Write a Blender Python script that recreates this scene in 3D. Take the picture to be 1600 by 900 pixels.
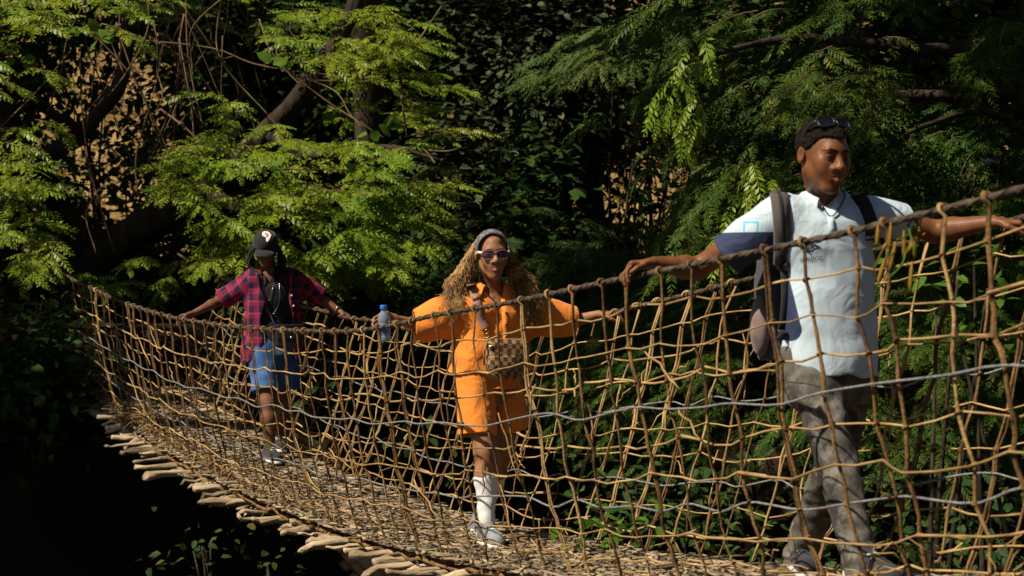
import bpy, bmesh, math, random
import numpy as np
from mathutils import Vector, Matrix
from mathutils.bvhtree import BVHTree

# ------------------------------------------------------------------ camera, sky, sun, exposure
sc = bpy.context.scene
for o in list(bpy.data.objects):
    bpy.data.objects.remove(o)
COL = sc.collection
rng = np.random.default_rng(11)
random.seed(11)

F = 2667.0                      # focal length in pixels of the 1600-wide photograph
cam_d = bpy.data.cameras.new('camera')
cam = bpy.data.objects.new('camera', cam_d)
COL.objects.link(cam)
cam.location = (0, 0, 0)
cam.rotation_euler = (math.radians(90), 0, 0)
cam_d.sensor_width = 36
cam_d.lens = F / 1600 * 36
cam_d.clip_start = 0.1
cam_d.clip_end = 500
cam_d.dof.use_dof = True
cam_d.dof.focus_distance = 9.0
cam_d.dof.aperture_fstop = 4.5
sc.camera = cam

SUN = Vector((-0.55, -0.34, 0.765)).normalized()
w = bpy.data.worlds.new('World')
sc.world = w
w.use_nodes = True
nt = w.node_tree
bg = nt.nodes['Background']
sky = nt.nodes.new('ShaderNodeTexSky')
sky.sky_type = 'NISHITA'
sky.sun_disc = False
sky.sun_elevation = math.asin(SUN.z)
sky.sun_rotation = math.atan2(SUN.x, SUN.y)
bg.inputs['Strength'].default_value = 0.05
nt.links.new(sky.outputs[0], bg.inputs['Color'])
sun_d = bpy.data.lights.new('sun', 'SUN')
sun_d.energy = 5.0
sun_d.angle = math.radians(0.55)
sun_d.color = (1.0, 0.90, 0.73)
sun = bpy.data.objects.new('sun', sun_d)
COL.objects.link(sun)
sun.rotation_euler = SUN.to_track_quat('Z', 'Y').to_euler()
sc.view_settings.view_transform = 'Standard'
sc.view_settings.look = 'None'
sc.view_settings.exposure = 0.5
sc.view_settings.gamma = 1
sc.view_settings.use_curve_mapping = False
sc.cycles.use_denoising = True
sc.cycles.max_bounces = 6
sc.cycles.diffuse_bounces = 3
sc.cycles.transmission_bounces = 4
sc.cycles.transparent_max_bounces = 6
sc.cycles.sample_clamp_indirect = 4
# ------------------------------------------------------------------ helpers
def P(u, v, Y):
    """a place in the world seen at photo pixel (u, v) and standing Y metres away"""
    return np.array([(u - 800) * Y / F, Y, (450 - v) * Y / F])

def V3(*a):
    return np.array(a, float)

def unit(v):
    v = np.asarray(v, float)
    return v / (np.linalg.norm(v) + 1e-12)

def tag(o, label=None, cat=None, group=None, kind=None):
    if label: o['label'] = label
    if cat: o['category'] = cat
    if group: o['group'] = group
    if kind: o['kind'] = kind
    return o

def empty(name, loc, label=None, cat=None, group=None):
    o = bpy.data.objects.new(name, None)
    COL.objects.link(o)
    o.location = loc
    o.empty_display_size = 0.1
    return tag(o, label, cat, group)

def link(name, me, mat, parent=None, smooth=True):
    """links a mesh given in world coordinates; its origin goes to the parent's or its own base"""
    n = len(me.vertices)
    co = np.empty(n * 3, np.float32)
    me.vertices.foreach_get('co', co)
    co = co.reshape(-1, 3)
    if parent is not None:
        org = np.array(parent.matrix_basis.translation) if parent.parent is None else np.array(parent['_org'])
    else:
        mn, mx = co.min(0), co.max(0)
        org = np.array([(mn[0] + mx[0]) / 2, (mn[1] + mx[1]) / 2, mn[2]])
    co = co - org.astype(np.float32)
    me.vertices.foreach_set('co', co.ravel())
    if smooth:
        me.polygons.foreach_set('use_smooth', np.ones(len(me.polygons), bool))
    me.update()
    o = bpy.data.objects.new(name, me)
    COL.objects.link(o)
    if parent is None:
        o.location = org
    else:
        o.parent = parent
        o['_org'] = [float(x) for x in org]
    if mat is not None:
        for m in (mat if isinstance(mat, (list, tuple)) else [mat]):
            me.materials.append(m)
    return o

def np_mesh(name, V, Q=None, T=None):
    V = np.asarray(V, np.float32)
    me = bpy.data.meshes.new(name)
    nq = 0 if Q is None else len(Q)
    ntr = 0 if T is None else len(T)
    loops = np.concatenate([np.asarray(Q, np.int32).ravel() if nq else np.zeros(0, np.int32),
                            np.asarray(T, np.int32).ravel() if ntr else np.zeros(0, np.int32)])
    tot = np.concatenate([np.full(nq, 4, np.int32), np.full(ntr, 3, np.int32)])
    st = np.concatenate([[0], np.cumsum(tot)[:-1]]).astype(np.int32)
    me.vertices.add(len(V)); me.vertices.foreach_set('co', V.ravel())
    me.loops.add(len(loops)); me.loops.foreach_set('vertex_index', loops)
    me.polygons.add(len(tot)); me.polygons.foreach_set('loop_start', st)
    me.update(calc_edges=True)
    return me

class MB:
    """collects vertices, quads and triangles of one part"""
    def __init__(s): s.v = []; s.q = []; s.t = []; s.n = 0
    def add(s, V, Q=None, T=None):
        V = np.asarray(V, float)
        if Q is not None and len(Q): s.q.append(np.asarray(Q, np.int64) + s.n)
        if T is not None and len(T): s.t.append(np.asarray(T, np.int64) + s.n)
        s.v.append(V); s.n += len(V)
        return s
    def mesh(s, name='m'):
        return np_mesh(name, np.concatenate(s.v), np.concatenate(s.q) if s.q else None, np.concatenate(s.t) if s.t else None)
    def build(s, name, mat, parent=None, smooth=True):
        return link(name, s.mesh(name), mat, parent, smooth)

def tube(path, rad, sides=6, caps=True, flat=None):
    p = np.asarray(path, float); n = len(p)
    r = np.broadcast_to(np.asarray(rad, float), (n,))
    t = np.gradient(p, axis=0); t /= np.linalg.norm(t, axis=1)[:, None] + 1e-12
    a = np.array([0, 0, 1.0]) if abs(t[0][2]) < 0.9 else np.array([1.0, 0, 0])
    nn = np.empty_like(p); x = unit(np.cross(t[0], a))
    for i in range(n):
        x = x - t[i] * np.dot(x, t[i]); x = unit(x); nn[i] = x
    bb = np.cross(t, nn)
    th = np.arange(sides) / sides * 2 * np.pi
    fl = 1.0 if flat is None else flat
    V = p[:, None, :] + r[:, None, None] * (np.cos(th)[None, :, None] * nn[:, None, :] + fl * np.sin(th)[None, :, None] * bb[:, None, :])
    i, j = np.meshgrid(np.arange(n - 1), np.arange(sides), indexing='ij')
    j2 = (j + 1) % sides
    Q = np.stack([i * sides + j, i * sides + j2, (i + 1) * sides + j2, (i + 1) * sides + j], -1).reshape(-1, 4)
    V = V.reshape(-1, 3); T = None
    if caps:
        c0, c1 = len(V), len(V) + 1
        V = np.vstack([V, p[:1], p[-1:]])
        jj = np.arange(sides); k = (jj + 1) % sides; b = (n - 1) * sides
        T = np.vstack([np.stack([np.full(sides, c0), k, jj], -1), np.stack([np.full(sides, c1), b + jj, b + k], -1)])
    return V, Q, T

def smooth_path(pts, n=24):
    """Catmull-Rom through the points"""
    p = np.asarray(pts, float)
    if len(p) < 3:
        t = np.linspace(0, 1, n)[:, None]; return p[0] * (1 - t) + p[-1] * t
    q = np.vstack([2 * p[0] - p[1], p, 2 * p[-1] - p[-2]])
    out = []
    u = np.linspace(0, len(p) - 1 - 1e-6, n)
    for x in u:
        i = int(x); f = x - i
        a, b, c, d = q[i], q[i + 1], q[i + 2], q[i + 3]
        out.append(.5 * (2 * b + (c - a) * f + (2 * a - 5 * b + 4 * c - d) * f * f + (3 * b - a - 3 * c + d) * f ** 3))
    return np.array(out)

def torus(c, ax, R, r, n=10, m=5):
    ax = unit(ax); a = unit(np.cross(ax, [0.3, 0.5, 0.8])); b = np.cross(ax, a)
    th = np.arange(n + 1) / n * 2 * np.pi
    pts = np.asarray(c) + R * (np.cos(th)[:, None] * a + np.sin(th)[:, None] * b)
    return tube(pts, r, m, caps=False)

# ---- materials
def new_mat(name):
    m = bpy.data.materials.new(name); m.use_nodes = True
    n = m.node_tree; b = n.nodes['Principled BSDF']
    return m, n, b

def noise_mat(name, c1, c2, scale=8, rough=0.8, bump=0.0, bscale=None, stretch=None, detail=5, spec=0.3, island=0.0, sheen=0.0, bdist=.01, rotz=None):
    m, n, b = new_mat(name)
    tc = n.nodes.new('ShaderNodeTexCoord'); vec = tc.outputs['Object']
    if rotz is not None:
        mq = n.nodes.new('ShaderNodeMapping'); mq.inputs['Rotation'].default_value = (0, 0, math.radians(rotz))
        n.links.new(vec, mq.inputs['Vector']); vec = mq.outputs[0]
    if stretch:
        mp = n.nodes.new('ShaderNodeMapping'); mp.inputs['Scale'].default_value = stretch
        n.links.new(vec, mp.inputs['Vector']); vec = mp.outputs[0]
    nz = n.nodes.new('ShaderNodeTexNoise'); nz.inputs['Scale'].default_value = scale; nz.inputs['Detail'].default_value = detail
    n.links.new(vec, nz.inputs['Vector'])
    rp = n.nodes.new('ShaderNodeValToRGB')
    rp.color_ramp.elements[0].position = .33; rp.color_ramp.elements[1].position = .68
    rp.color_ramp.elements[0].color = (*c1, 1); rp.color_ramp.elements[1].color = (*c2, 1)
    n.links.new(nz.outputs['Fac'], rp.inputs['Fac'])
    out = rp.outputs['Color']
    if island:
        g = n.nodes.new('ShaderNodeNewGeometry')
        mr = n.nodes.new('ShaderNodeMapRange'); mr.inputs['To Min'].default_value = 1 - island; mr.inputs['To Max'].default_value = 1 + island
        n.links.new(g.outputs['Random Per Island'], mr.inputs['Value'])
        mx = n.nodes.new('ShaderNodeVectorMath'); mx.operation = 'SCALE'
        n.links.new(out, mx.inputs[0]); n.links.new(mr.outputs[0], mx.inputs['Scale'])
        out = mx.outputs[0]
    n.links.new(out, b.inputs['Base Color'])
    b.inputs['Roughness'].default_value = rough
    b.inputs['Specular IOR Level'].default_value = spec
    if sheen: b.inputs['Sheen Weight'].default_value = sheen
    if bump:
        n2 = n.nodes.new('ShaderNodeTexNoise'); n2.inputs['Scale'].default_value = bscale or scale * 3; n2.inputs['Detail'].default_value = 6
        n.links.new(vec, n2.inputs['Vector'])
        bp = n.nodes.new('ShaderNodeBump'); bp.inputs['Strength'].default_value = bump; bp.inputs['Distance'].default_value = bdist
        n.links.new(n2.outputs['Fac'], bp.inputs['Height']); n.links.new(bp.outputs[0], b.inputs['Normal'])
    return m

def leaf_mat(name, c1, c2, trans=0.35, rough=0.45, c3=None, spec=.09):
    m, n, b = new_mat(name)
    g = n.nodes.new('ShaderNodeNewGeometry')
    rp = n.nodes.new('ShaderNodeValToRGB'); e = rp.color_ramp.elements
    e[0].color = (*c1, 1); e[1].color = (*c2, 1)
    if c3:
        e[1].position = .9; x = e.new(.97); x.color = (*c3, 1)
    n.links.new(g.outputs['Random Per Island'], rp.inputs['Fac'])
    tc = n.nodes.new('ShaderNodeTexCoord'); nz = n.nodes.new('ShaderNodeTexNoise'); nz.inputs['Scale'].default_value = 1.3; nz.inputs['Detail'].default_value = 2
    n.links.new(tc.outputs['Object'], nz.inputs['Vector'])
    hs = n.nodes.new('ShaderNodeHueSaturation')
    mr = n.nodes.new('ShaderNodeMapRange'); mr.inputs['From Min'].default_value = .3; mr.inputs['From Max'].default_value = .7
    mr.inputs['To Min'].default_value = .47; mr.inputs['To Max'].default_value = .52
    n.links.new(nz.outputs['Fac'], mr.inputs['Value']); n.links.new(mr.outputs[0], hs.inputs['Hue'])
    n.links.new(rp.outputs['Color'], hs.inputs['Color'])
    n.links.new(hs.outputs[0], b.inputs['Base Color'])
    b.inputs['Roughness'].default_value = rough
    b.inputs['Specular IOR Level'].default_value = spec
    tr = n.nodes.new('ShaderNodeBsdfTranslucent')
    n.links.new(hs.outputs[0], tr.inputs['Color'])
    mx = n.nodes.new('ShaderNodeMixShader'); mx.inputs['Fac'].default_value = trans
    n.links.new(b.outputs[0], mx.inputs[1]); n.links.new(tr.outputs[0], mx.inputs[2])
    n.links.new(mx.outputs[0], n.nodes['Material Output'].inputs['Surface'])
    return m

def plain(name, c, rough=.6, spec=.4, metal=0):
    m, n, b = new_mat(name)
    b.inputs['Base Color'].default_value = (*c, 1); b.inputs['Roughness'].default_value = rough
    b.inputs['Specular IOR Level'].default_value = spec; b.inputs['Metallic'].default_value = metal
    return m

# ---- leaves: many copies of one small template in one mesh
def basis(fwd, up):
    """rotation matrices (N,3,3) with columns x=fwd, z~up"""
    x = fwd / (np.linalg.norm(fwd, axis=1)[:, None] + 1e-9)
    y = np.cross(up, x); y /= np.linalg.norm(y, axis=1)[:, None] + 1e-9
    z = np.cross(x, y)
    return np.stack([x, y, z], -1)

def scatter(tv, tq, pos, R, s):
    N, k = len(pos), len(tv)
    V = np.einsum('nij,kj->nki', R, tv) * s[:, None, None] + pos[:, None, :]
    Q = (tq[None] + (np.arange(N) * k)[:, None, None]).reshape(-1, 4)
    return V.reshape(-1, 3), Q

def frond_template(pairs=11, ll=.22, lw=.06, droop=.22, ang=62, fold=.25, seed=0):
    r = np.random.default_rng(seed)
    V = []; Q = []
    for i in range(pairs):
        t = .1 + .9 * i / (pairs - 1)
        prof = (math.sin(math.pi * (.12 + .80 * t)) ** .6)
        c = np.array([t, 0, -droop * t * t])
        for sgn in (-1, 1):
            a = math.radians(ang - 25 * t + r.uniform(-8, 8))
            L = ll * prof * r.uniform(.85, 1.1); W = lw * prof
            d = np.array([math.cos(a), sgn * math.sin(a), -fold * r.uniform(.2, 1.5)]); d /= np.linalg.norm(d)
            sd = np.array([-sgn * math.sin(a), math.cos(a), 0]) * (1)
            b = len(V)
            V += [c, c + d * L * .5 + sd * W, c + d * L, c + d * L * .45 - sd * W]
            Q.append([b, b + 1, b + 2, b + 3])
    # rachis
    b = len(V)
    for t in (0, .5, 1):
        c = np.array([t, 0, -droop * t * t]); V += [c + [0, .008, 0], c - [0, .008, 0]]
    Q += [[b, b + 1, b + 3, b + 2], [b + 2, b + 3, b + 5, b + 4]]
    return np.array(V, float), np.array(Q)

def leaf_template(w=.3, fold=.08, curl=.12):
    V = [(0, 0, 0), (.35, w, fold), (1, 0, -curl), (.35, -w, fold), (.4, 0, 0), (.75, w * .62, fold * .3 - curl * .4), (.75, -w * .62, fold * .3 - curl * .4)]
    V = np.array([(0, 0, 0), (.3, w, fold), (.3, 0, .02), (.3, -w, fold), (.72, w * .7, fold * .4 - curl * .45), (.72, 0, -curl * .4), (.72, -w * .7, fold * .4 - curl * .45), (1, 0, -curl)], float)
    Q = np.array([[0, 2, 1, 1], [0, 3, 2, 2], [1, 2, 5, 4], [2, 3, 6, 5], [4, 5, 7, 7], [5, 6, 7, 7]])
    # quads only: ends as degenerate-free quads
    V = np.array([(0, .02, 0), (0, -.02, 0), (.3, w, fold), (.3, -w, fold), (.7, w * .8, fold * .4 - curl * .45), (.7, -w * .8, fold * .4 - curl * .45), (1, .02, -curl), (1, -.02, -curl), (.3, 0, 0), (.7, 0, -curl * .35)], float)
    Q = np.array([[0, 8, 9, 2], [1, 3, 9, 8], [2, 9, 6, 4], [3, 5, 7, 9]])
    Q = np.array([[0, 1, 8, 2], [1, 3, 9, 8], [2, 8, 9, 4], [3, 5, 7, 9], [4, 9, 7, 6]])
    return V, Q

FROND = [frond_template(seed=i, pairs=p, droop=d, ll=.30, lw=.056, fold=.55) for i, (p, d) in enumerate([(7, .2), (8, .3), (7, .35), (8, .5)])]
FROND2 = [frond_template(seed=i + 9, pairs=p, droop=d, ll=.27, lw=.042, fold=.5) for i, (p, d) in enumerate([(9, .25), (10, .4), (8, .3), (10, .6)])]
LEAF = leaf_template()
DIA = (np.array([(0, 0, 0), (.5, .27, .06), (1, 0, -.1), (.5, -.27, .06)], float), np.array([[0, 1, 2, 3]]))

# ---- signed distance fields -> one continuous surface
def axis(lo, hi, step, fine=()):
    xs = [lo]
    while xs[-1] < hi:
        x = xs[-1]; h = step
        for a, b, f in fine:
            if a - f <= x < b: h = min(h, f)
            elif x < a and x + h > a: h = min(h, max(a - x, f))
        xs.append(x + h)
    return np.array(xs, np.float32)

def sd_rc(p, a, b, ra, rb, flat=None):
    a = np.asarray(a, np.float32); b = np.asarray(b, np.float32); ab = b - a
    t = np.clip(((p - a) @ ab) / (ab @ ab + 1e-9), 0, 1)
    q = p - a - t[..., None] * ab
    if flat is not None:
        n, f = np.asarray(flat[0], np.float32), flat[1]
        q = q + n * ((q @ n) * (1 / f - 1))[..., None]
    return np.sqrt((q * q).sum(-1)) - (ra + (rb - ra) * t)

def sd_el(p, c, r, R=None):
    q = p - np.asarray(c, np.float32)
    if R is not None: q = q @ np.asarray(R, np.float32)
    r = np.asarray(r, np.float32)
    k0 = np.sqrt(((q / r) ** 2).sum(-1)); k1 = np.sqrt(((q / r ** 2) ** 2).sum(-1)) + 1e-9
    return k0 * (k0 - 1) / k1

def smin(a, b, k):
    if k <= 0: return np.minimum(a, b)
    h = np.maximum(k - np.abs(a - b), 0) / k
    return np.minimum(a, b) - h * h * k * .25

def wave(p, amp, freq, seed, dirs=None, sharp=1.0):
    r = np.random.default_rng(seed); o = np.zeros(p.shape[:-1], np.float32)
    for i in range(5):
        d = r.normal(size=3)
        if dirs is not None: d = d * dirs
        d = unit(d).astype(np.float32) * freq * r.uniform(.6, 1.6)
        ph = r.uniform(0, 6.3)
        d2 = (unit(r.normal(size=3)) * freq * .35).astype(np.float32)
        o += np.sin(p @ d + ph + 1.3 * np.sin(p @ d2 + ph * 2)) / 2.2
    return amp * o

class Field:
    def __init__(s, lo, hi, step, fine=((), (), ())):
        s.ax = [axis(lo[i], hi[i], step, fine[i]) for i in range(3)]
        s.D = np.full([len(a) for a in s.ax], .5, np.float32)
        s.X = None
    def win(s, lo, hi):
        sl = []
        for i in range(3):
            a = max(int(np.searchsorted(s.ax[i], lo[i])) - 1, 0); b = min(int(np.searchsorted(s.ax[i], hi[i])) + 1, len(s.ax[i]))
            sl.append(slice(a, max(b, a)))
        return tuple(sl)
    def pts(s, sl):
        g = np.meshgrid(*[s.ax[i][sl[i]] for i in range(3)], indexing='ij')
        return np.stack(g, -1)
    def apply(s, lo, hi, fn, k=.01, op='u', pad=.03):
        sl = s.win(np.asarray(lo) - pad - k, np.asarray(hi) + pad + k)
        if any(x.stop - x.start < 1 for x in sl): return
        d = fn(s.pts(sl)).astype(np.float32)
        D = s.D[sl]
        if op == 'u': s.D[sl] = smin(D, d, k)
        elif op == 's': s.D[sl] = -smin(-D, d, k)
        else: s.D[sl] = -smin(-D, -d, k)
    def rc(s, a, b, ra, rb, k=.02, flat=None, op='u', clip=None, hollow=None, wob=None):
        a = np.asarray(a, float); b = np.asarray(b, float); r = max(ra, rb)
        def fn(p):
            d = sd_rc(p, a, b, ra, rb, flat)
            if wob is not None: d = d + wob(p)
            if hollow: 
                th, ext = hollow
                d = np.maximum(d, -sd_rc(p, b - (b - a) * ext, b + (b - a) * .4, ra + (rb - ra) * (1 - ext) - th, rb - th, flat))
            if clip is not None:
                for c, n in clip: d = np.maximum(d, (p - np.asarray(c, np.float32)) @ np.asarray(unit(n), np.float32))
            return d
        s.apply(np.minimum(a, b) - r, np.maximum(a, b) + r, fn, k, op)
    def el(s, c, r, k=.02, R=None, op='u'):
        m = max(r)
        s.apply(np.asarray(c) - m, np.asarray(c) + m, lambda p: sd_el(p, c, r, R), k, op)
    def loft(s, secs, lat, k=.03, power=2.3, wob=None, hem=None):
        """secs: rows (z, cx, cy, half width, half depth), rising z; lat: sideways unit vector (xy)"""
        S = np.array(secs, float); L = np.array([lat[0], lat[1]], np.float32); Dp = np.array([-L[1], L[0]], np.float32)
        z0, z1 = S[0, 0], S[-1, 0]; m = S[:, 3].max() + .03
        lo = [S[:, 1].min() - m, S[:, 2].min() - m, z0 - .02]; hi = [S[:, 1].max() + m, S[:, 2].max() + m, z1 + .02]
        def fn(p):
            z = p[..., 2]
            f = [np.interp(z, S[:, 0], S[:, i]).astype(np.float32) for i in range(1, 5)]
            dx = p[..., 0] - f[0]; dy = p[..., 1] - f[1]
            l = dx * L[0] + dy * L[1]; q = dx * Dp[0] + dy * Dp[1]
            rr = (np.abs(l / f[2]) ** power + np.abs(q / f[3]) ** power) ** (1 / power)
            d = (rr - 1) * np.minimum(f[2], f[3])
            if wob is not None: d = d + wob(p)
            zb = z0
            if hem is not None: zb = z0 + hem * np.sin(np.arctan2(q, l) * 3 + 1.0) + hem * .6 * np.sin(np.arctan2(q, l) * 7)
            return np.maximum(np.maximum(d, zb - z), z - z1)
        s.apply(lo, hi, fn, k)
    def mesh(s):
        D = s.D; xs, ys, zs = s.ax
        S = D < 0
        n = np.zeros([d - 1 for d in D.shape], np.uint8)
        for i in (0, 1):
            for j in (0, 1):
                for k in (0, 1):
                    n += S[i:S.shape[0] - 1 + i, j:S.shape[1] - 1 + j, k:S.shape[2] - 1 + k]
        act = np.argwhere((n > 0) & (n < 8))
        if len(act) == 0: return np.zeros((0, 3)), np.zeros((0, 4), int)
        idx = np.full(n.shape, -1, np.int32)
        idx[act[:, 0], act[:, 1], act[:, 2]] = np.arange(len(act))
        acc = np.zeros((len(act), 3)); cnt = np.zeros(len(act))
        A = [xs, ys, zs]
        for axn in range(3):
            o = [0, 1, 2]; o.remove(axn)
            for e0 in (0, 1):
                for e1 in (0, 1):
                    c0 = act.copy(); c0[:, o[0]] += e0; c0[:, o[1]] += e1
                    c1 = c0.copy(); c1[:, axn] += 1
                    d0 = D[c0[:, 0], c0[:, 1], c0[:, 2]]; d1 = D[c1[:, 0], c1[:, 1], c1[:, 2]]
                    m = (d0 < 0) != (d1 < 0)
                    t = np.where(m, d0 / np.where(m, d0 - d1, 1), 0)
                    for q in range(3):
                        a0 = A[q][c0[:, q]]; a1 = A[q][c1[:, q]]
                        acc[:, q] += np.where(m, a0 + t * (a1 - a0), 0)
                    cnt += m
        Vt = acc / cnt[:, None]
        Qs = []
        for axn in range(3):
            o = [(axn + 1) % 3, (axn + 2) % 3]
            sl0 = [slice(None)] * 3; sl1 = [slice(None)] * 3
            sl0[axn] = slice(0, -1); sl1[axn] = slice(1, None)
            ch = np.argwhere(S[tuple(sl0)] != S[tuple(sl1)])
            ok = (ch[:, o[0]] > 0) & (ch[:, o[1]] > 0) & (ch[:, o[0]] < n.shape[o[0]]) & (ch[:, o[1]] < n.shape[o[1]])
            ch = ch[ok]
            if not len(ch): continue
            inside = S[ch[:, 0], ch[:, 1], ch[:, 2]]
            def cell(a, b):
                c = ch.copy(); c[:, o[0]] -= a; c[:, o[1]] -= b
                return idx[c[:, 0], c[:, 1], c[:, 2]]
            q = np.stack([cell(1, 1), cell(0, 1), cell(0, 0), cell(1, 0)], -1)
            q[~inside] = q[~inside][:, ::-1]
            Qs.append(q)
        return Vt, np.concatenate(Qs)
    def build(s, name, mat, parent=None, attrs=None, smooth=True):
        Vt, Q = s.mesh()
        me = np_mesh(name, Vt, Q)
        if attrs:
            for an, fn in attrs.items():
                val = np.asarray(fn(Vt), np.float32)
                if val.ndim == 1:
                    a = me.attributes.new(an, 'FLOAT', 'POINT'); a.data.foreach_set('value', val)
                else:
                    a = me.attributes.new(an, 'FLOAT_VECTOR', 'POINT'); a.data.foreach_set('vector', val.ravel())
        return link(name, me, mat, parent, smooth)
# ------------------------------------------------------------------ the bridge
BD = V3(.475, -.88, 0); BN = V3(-.88, -.475, 0)

def hfloor(s): return -(1.291 - .017 * (s + .8) ** 2)
NR = ([-9.5, -7, -5.39, -3.23, -1.49, -.34, .78, 1.54, 2.22, 3.12, 4.24, 6], [.84, .885, .93, .995, 1.048, 1.074, 1.128, 1.156, 1.166, 1.158, 1.13, 1.08])
FR = ([-9.5, -4.1, -3.4, -2.25, -1.03, -.68, -.09, .31, .73, 1.49, 2.99, 6], [.88, .965, .99, 1.0, .995, 1.015, 1.105, 1.165, 1.2, 1.265, 1.31, 1.3])
def centre(s, w=0, z=None):
    s = np.asarray(s, float); w = np.asarray(w, float)
    z = hfloor(s) if z is None else z
    return np.stack([-.11 + .475 * s - .88 * w, 8.55 - .88 * s - .475 * w, z + 0 * s], -1)
def smooth_interp(s, tab):
    s = np.asarray(s, float)
    return sum(np.interp(s + o, *tab) for o in (-.4, -.2, 0, .2, .4)) / 5
def rail(side, s):
    s = np.asarray(s, float)
    h = smooth_interp(s, NR if side > 0 else FR)
    return centre(s, .62 if side > 0 else -.60, hfloor(s) + h)
def net(side, s, fr):
    s = np.asarray(s, float); fr = np.asarray(fr, float)
    h = smooth_interp(s, NR if side > 0 else FR)
    wr = .62 if side > 0 else .60
    wd = wr * (1 - fr) + (.44 if side > 0 else .35) * fr + .035 * np.sin(np.pi * fr)
    return centre(s, side * wd, hfloor(s) + h * (1 - fr) + .01)

# ------------------------------------------------------------------ ground, stream, far slope
def sstep(a, b, x):
    t = np.clip((x - a) / (b - a), 0, 1); return t * t * (3 - 2 * t)

def ground_h(x, y):
    s = (x + .11) * .475 - (y - 8.55) * .88          # along the bridge
    q = (x + .11) * .88 + (y - 8.55) * .475          # away from the bridge on the far side
    h = -3.6 + 0 * x
    h = np.maximum(h, -3.6 + 3.25 * sstep(-5.0, -7.0, s) * (1 - .35 * sstep(2, 9, q)))   # far bank
    h = np.maximum(h, -3.6 + 2.9 * sstep(3.6, 6.5, s))                                   # near bank
    h = np.maximum(h, -3.6 + 2.6 * sstep(1.6, 7.0, q + .25 * s))                         # right bank behind the bridge
    h = np.maximum(h, -3.6 + 3.0 * sstep(19.0, 24, y))
    h = np.maximum(h, -3.6 + 1.95 * sstep(5.0, 2.2, y))
    h = h + 13.5 * sstep(25, 60, y) ** 1.15 * 1.6
    P3 = np.stack([x, y, 0 * x], -1)
    return h + wave(P3, .12, .9, 2) + wave(P3, .05, 3.1, 4)

gx = np.concatenate([np.linspace(-160, -22, 24), np.linspace(-20, 20, 110), np.linspace(22, 160, 24)])
gy = np.concatenate([np.linspace(-40, -2, 12), np.linspace(0, 32, 90), np.linspace(33, 70, 40), np.linspace(75, 220, 16)])
GX, GY = np.meshgrid(gx, gy, indexing='ij')
V = np.stack([GX, GY, ground_h(GX, GY)], -1).reshape(-1, 3)
i, j = np.meshgrid(np.arange(len(gx) - 1), np.arange(len(gy) - 1), indexing='ij'); m_ = len(gy)
Q = np.stack([i * m_ + j, (i + 1) * m_ + j, (i + 1) * m_ + j + 1, i * m_ + j + 1], -1).reshape(-1, 4)
# soil below, dry grass on the hillside beyond the trees
M_ground, n_, b_ = new_mat('soil and dry grass')
tc = n_.nodes.new('ShaderNodeTexCoord'); sp = n_.nodes.new('ShaderNodeSeparateXYZ')
n_.links.new(tc.outputs['Object'], sp.inputs[0])
nz = n_.nodes.new('ShaderNodeTexNoise'); nz.inputs['Scale'].default_value = .9; nz.inputs['Detail'].default_value = 9
n_.links.new(tc.outputs['Object'], nz.inputs['Vector'])
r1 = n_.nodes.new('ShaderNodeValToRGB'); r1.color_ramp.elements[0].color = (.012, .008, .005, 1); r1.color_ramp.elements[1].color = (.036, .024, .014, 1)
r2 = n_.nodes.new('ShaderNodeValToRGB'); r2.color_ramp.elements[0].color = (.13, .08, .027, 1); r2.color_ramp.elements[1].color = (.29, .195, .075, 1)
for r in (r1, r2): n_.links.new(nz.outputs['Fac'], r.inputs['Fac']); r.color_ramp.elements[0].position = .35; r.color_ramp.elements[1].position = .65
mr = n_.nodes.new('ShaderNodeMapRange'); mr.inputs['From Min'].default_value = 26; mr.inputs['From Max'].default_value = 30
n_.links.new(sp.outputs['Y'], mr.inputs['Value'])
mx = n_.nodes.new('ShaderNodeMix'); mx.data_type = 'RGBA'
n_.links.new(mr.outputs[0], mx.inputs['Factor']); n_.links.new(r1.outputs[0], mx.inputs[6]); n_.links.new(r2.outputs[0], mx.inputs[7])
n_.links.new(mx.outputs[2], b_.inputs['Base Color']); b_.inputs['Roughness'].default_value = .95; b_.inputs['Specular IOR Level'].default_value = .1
bp = n_.nodes.new('ShaderNodeBump'); bp.inputs['Strength'].default_value = .6; bp.inputs['Distance'].default_value = .15
n_.links.new(nz.outputs['Fac'], bp.inputs['Height']); n_.links.new(bp.outputs[0], b_.inputs['Normal'])
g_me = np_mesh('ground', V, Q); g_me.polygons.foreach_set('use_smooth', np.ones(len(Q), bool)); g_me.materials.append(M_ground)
ground = bpy.data.objects.new('ground', g_me); COL.objects.link(ground); tag(ground, kind='structure')
# origin stays at the camera's feet so that object coordinates are world coordinates

M_water, n_, b_ = new_mat('dark stream water')
b_.inputs['Base Color'].default_value = (.012, .014, .012, 1); b_.inputs['Roughness'].default_value = .08
nz = n_.nodes.new('ShaderNodeTexNoise'); nz.inputs['Scale'].default_value = 5; nz.inputs['Detail'].default_value = 4
bp = n_.nodes.new('ShaderNodeBump'); bp.inputs['Strength'].default_value = .35; bp.inputs['Distance'].default_value = .05
n_.links.new(nz.outputs['Fac'], bp.inputs['Height']); n_.links.new(bp.outputs[0], b_.inputs['Normal'])
xs, ys = np.linspace(-18, 14, 20), np.linspace(2.5, 22, 16)
A, B = np.meshgrid(xs, ys, indexing='ij'); i, j = np.meshgrid(np.arange(19), np.arange(15), indexing='ij')
wme = np_mesh('stream', np.stack([A, B, 0 * A - 3.38], -1).reshape(-1, 3), np.stack([i * 16 + j, (i + 1) * 16 + j, (i + 1) * 16 + j + 1, i * 16 + j + 1], -1).reshape(-1, 4))
wme.materials.append(M_water); wo = bpy.data.objects.new('stream', wme); COL.objects.link(wo); tag(wo, kind='structure')

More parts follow.
